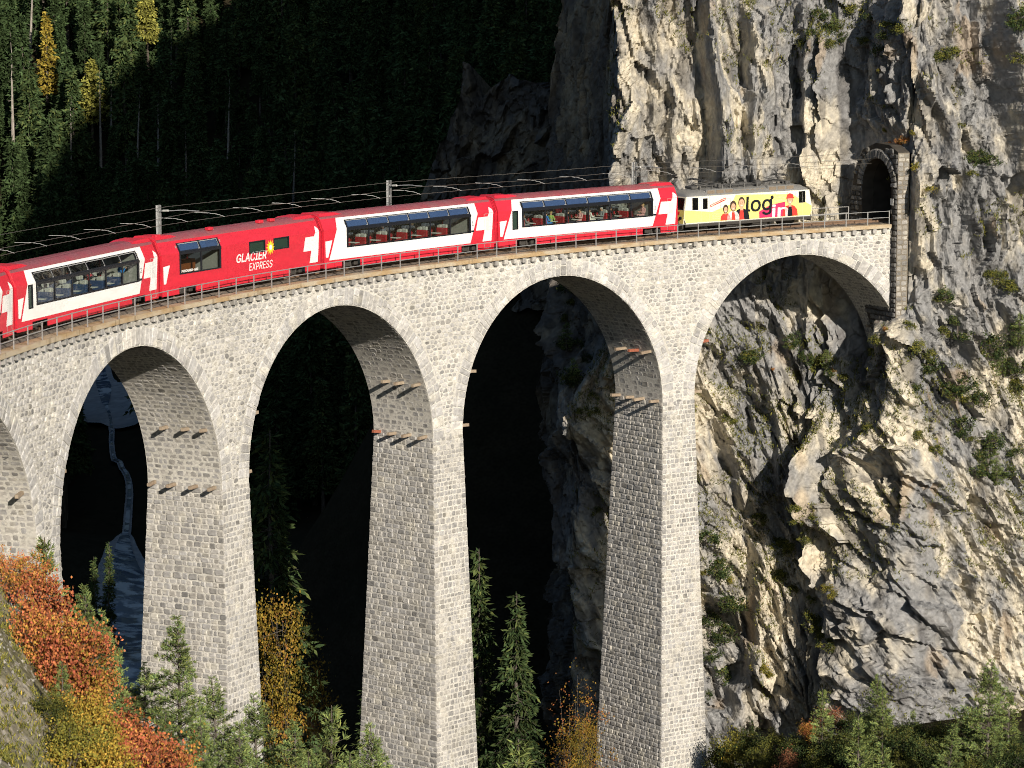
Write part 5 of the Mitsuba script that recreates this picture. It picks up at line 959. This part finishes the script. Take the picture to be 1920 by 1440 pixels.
# bottom right trees and thicket
for x, yt, u, g, lab in ((1862, 1232, 192, 'pine_0', 'tallest pine at the lower right, against the pale rock'), (1905, 1290, 196, 'pine_young', 'thin pine at the lower right edge'), (1650, 1262, 199, 'pine_1', 'pine in the middle of the thicket at the cliff foot'), (1665, 1290, 197, 'pine_young', 'young pine close beside the middle pine of the thicket'), (1550, 1290, 200, 'pine_young', 'young pine at the left of the thicket at the cliff foot'), (1725, 1330, 198, 'pine_young', 'small pine right of the middle of the thicket'), (1620, 1340, 190, 'pine_young', 'young pine low in the thicket'), (1780, 1350, 188, 'pine_1', 'pine low at the bottom right'), (1675, 1390, 182, 'pine_young', 'light green young pine at the bottom edge right of centre')):
    tree_px('pine_tree', g, x, yt, u, lab)
rgB = np.random.default_rng(5); BU = [(1375, 1345, 'yellow', 1.4), (1400, 1380, 'green', 1.5), (1350, 1395, 'olive', 1.4), (1430, 1410, 'olive', 1.5), (1480, 1425, 'dry', 1.3), (1530, 1420, 'olive', 1.4), (1580, 1390, 'green', 1.6), (1620, 1400, 'green', 1.8), (1660, 1375, 'olive', 1.5), (1700, 1390, 'green', 1.8), (1740, 1400, 'green', 1.6), (1790, 1410, 'green', 1.7), (1840, 1390, 'green', 1.7), (1890, 1380, 'green', 1.6), (1560, 1340, 'dry', 1.2), (1520, 1360, 'orange', 1.1), (1600, 1350, 'green', 1.2), (1645, 1345, 'green', 1.3), (1760, 1370, 'olive', 1.4), (1910, 1410, 'green', 1.6), (1690, 1425, 'olive', 1.4), (1820, 1430, 'olive', 1.4)]
BU += [(x_, y_, g_, r_) for x_, y_, g_, r_ in ((1450, 1380, 'olive', 1.2), (1500, 1395, 'green', 1.3), (1545, 1385, 'olive', 1.2), (1810, 1350, 'green', 1.5), (1720, 1365, 'green', 1.4), (1850, 1415, 'green', 1.6), (1770, 1430, 'green', 1.6))]
BU.sort(); ords = {}
for x, y, g, r in BU:
    oi = ords[g] = ords.get(g, -1)+1
    low_shrub('thicket_shrub', g, x, y, r, 180, 216, f"{dict(green='dark green', olive='olive', dry='brown dry', yellow='bright yellow', orange='rust coloured')[g]} bush in the thicket at the cliff foot, {'leftmost' if oi == 0 else ORD[oi]+' from the left'}", {'green': 'dark green thicket bushes', 'olive': 'olive thicket bushes', 'dry': 'dry thicket bushes'}.get(g), rgB)
# grass on the near slope
rgG = np.random.default_rng(9); n = 9000; uu = rgG.uniform(72, 128, n); vv = rgG.uniform(-.19, -.12, n)*uu; xy = CAM[:2]+uu[:, None]*HU+vv[:, None]*HV; z = ground_z(xy); den = meshkit.fbm(np.stack([uu*.35, vv*.35, uu*0], -1), 3, 4) > .44
C = np.concatenate([xy, z[:, None]], 1)[den]; Pt = np.repeat(C, 5, 0)+rgG.normal(0, .06, (len(C)*5, 3))*[1, 1, .2]; D = rgG.normal(0, .45, Pt.shape)+[0, 0, .9]; V, F, uv = blades(Pt, D, .22, .035, rgG, .36, 1.1, hs=.08)
tag(put('grass', trimesh.Trimesh(V, F, process=False), LEAF, uv=uv), 'short dry grass on the steep slope at the lower left', 'grass', kind='stuff')
n = 2600; uu = rgG.uniform(74, 126, n); vv = rgG.uniform(-.19, -.125, n)*uu; xy = CAM[:2]+uu[:, None]*HU+vv[:, None]*HV; c = np.concatenate([xy, ground_z(xy)[:, None]], 1); ico = trimesh.creation.icosahedron(); sz = rgG.gamma(1.5, .018, n)+.012
V = (c[:, None]+ico.vertices[None]*sz[:, None, None]*rgG.uniform(.6, 1.3, (n, 12, 3))).reshape(-1, 3); F = (ico.faces[None]+np.arange(n)[:, None, None]*12).reshape(-1, 3)
tag(put('scree', trimesh.Trimesh(V, F, process=False), STONE, uv=np.repeat(np.stack([rgG.uniform(.5, .95, n), rgG.uniform(.2, .9, n)], -1), 12, 0)), 'small loose stones on the grass slope at the lower left', 'scree', kind='stuff')
# river and its gravel
def ribbon(uvs, w, dzv, nseg=120):
    t = np.linspace(0, 1, nseg); q = np.array(uvs, float); tt = np.linspace(0, 1, len(q)); from_ = [np.interp(t, tt, q[:, k]) for k in (0, 1)]; c = np.stack(from_, -1); c = gaussian_filter(c, (3, 0)); d = np.gradient(c, axis=0); d /= np.linalg.norm(d, axis=1, keepdims=True); nn = np.stack([-d[:, 1], d[:, 0]], -1); ww = np.interp(t, tt, w)
    P = []
    for a in np.linspace(-1, 1, 9):
        p = c+nn*(ww*(1+.35*(meshkit.noise(np.stack([t*14, t*0+a*2, t*0], -1), 3)-.5)))[:, None]*a; xy = CAM[:2]+p[:, :1]*HU+p[:, 1:]*HV; P.append(np.concatenate([xy, (ground_z(xy)+dzv)[:, None]], 1))
    v, f = gridmesh(np.stack(P, 1)); return trimesh.Trimesh(v, f, process=False)
WATER = mat('water', lambda p, n, uv: mixc((.08, .11, .16), (.50, .54, .58), ss(.44, .64, F3(p.x*.5, p.y*.5, p.z*.5, 4))), .25, bump=lambda p, n, uv: F3(p.x*1.2, p.y*1.2, p.z, 3), bscale=.12, eps=.05)
GRAV = mat('gravel', lambda p, n, uv: mixc((.25, .25, .26), (.52, .52, .52), F3(p.x*.8, p.y*.8, p.z*.8, 4)))
tag(put('gravel_bar', ribbon([(548, -73), (562, -76), (585, -83), (604, -90)], [1, 9, 11, 3], .9), GRAV), kind='structure'); tag(put('gravel_bar', ribbon(riv, [6, 5.5, 3.2, .7, .55, .5, .5, .8, 3, 2], .8), GRAV), kind='structure')
tag(put('river', ribbon(riv, [4.5, 4, 1.6, .35, .28, .22, .22, .3, 1.4, 1], 1.1), WATER), kind='structure')
# shaded rock spur on the left of the cliff
us_ = np.linspace(0, 1, 150); zz_ = np.linspace(0, 1, 110); A0, A1 = at(770, 720, 303)[:2], at(1100, 720, 296)[:2]; nS = np.array([-(A1-A0)[1], (A1-A0)[0]]); nS = -nS/np.linalg.norm(nS)
xi = np.interp(us_, [0, 1], [770, 1075]); topy = np.interp(xi, [770, 800, 850, 866, 872, 884, 900, 925, 945, 1000, 1075], [420, 330, 210, 185, 120, 130, 190, 165, 145, 160, 150]); ztop = np.array([top_z(a, b, 300) for a, b in zip(xi, topy)])
UUs, ZZs = np.meshgrid(us_, zz_, indexing='ij'); Zs = -14+(ztop[:, None]+14)*ZZs; XYs = A0+(A1-A0)*UUs[..., None]; Lx = UUs*np.linalg.norm(A1-A0)
dd = 3.0*(meshkit.fbm(np.stack([Lx*.16, Zs*.10, Lx*0], -1), 4, 3)-.5)+.7*facets(Lx, Zs*.6, 1.4, 4, .6, .4)+.4*facets(Lx, Zs*.8, .7, 6, .6, .4)-.28*(Zs-ztop[:, None])*0+.22*(ztop[:, None]-Zs); Sp = np.concatenate([XYs+nS*dd[..., None], (Zs+.5*meshkit.noise(np.stack([Lx*.8, Zs*.5, Lx*0], -1), 2))[..., None]], -1)
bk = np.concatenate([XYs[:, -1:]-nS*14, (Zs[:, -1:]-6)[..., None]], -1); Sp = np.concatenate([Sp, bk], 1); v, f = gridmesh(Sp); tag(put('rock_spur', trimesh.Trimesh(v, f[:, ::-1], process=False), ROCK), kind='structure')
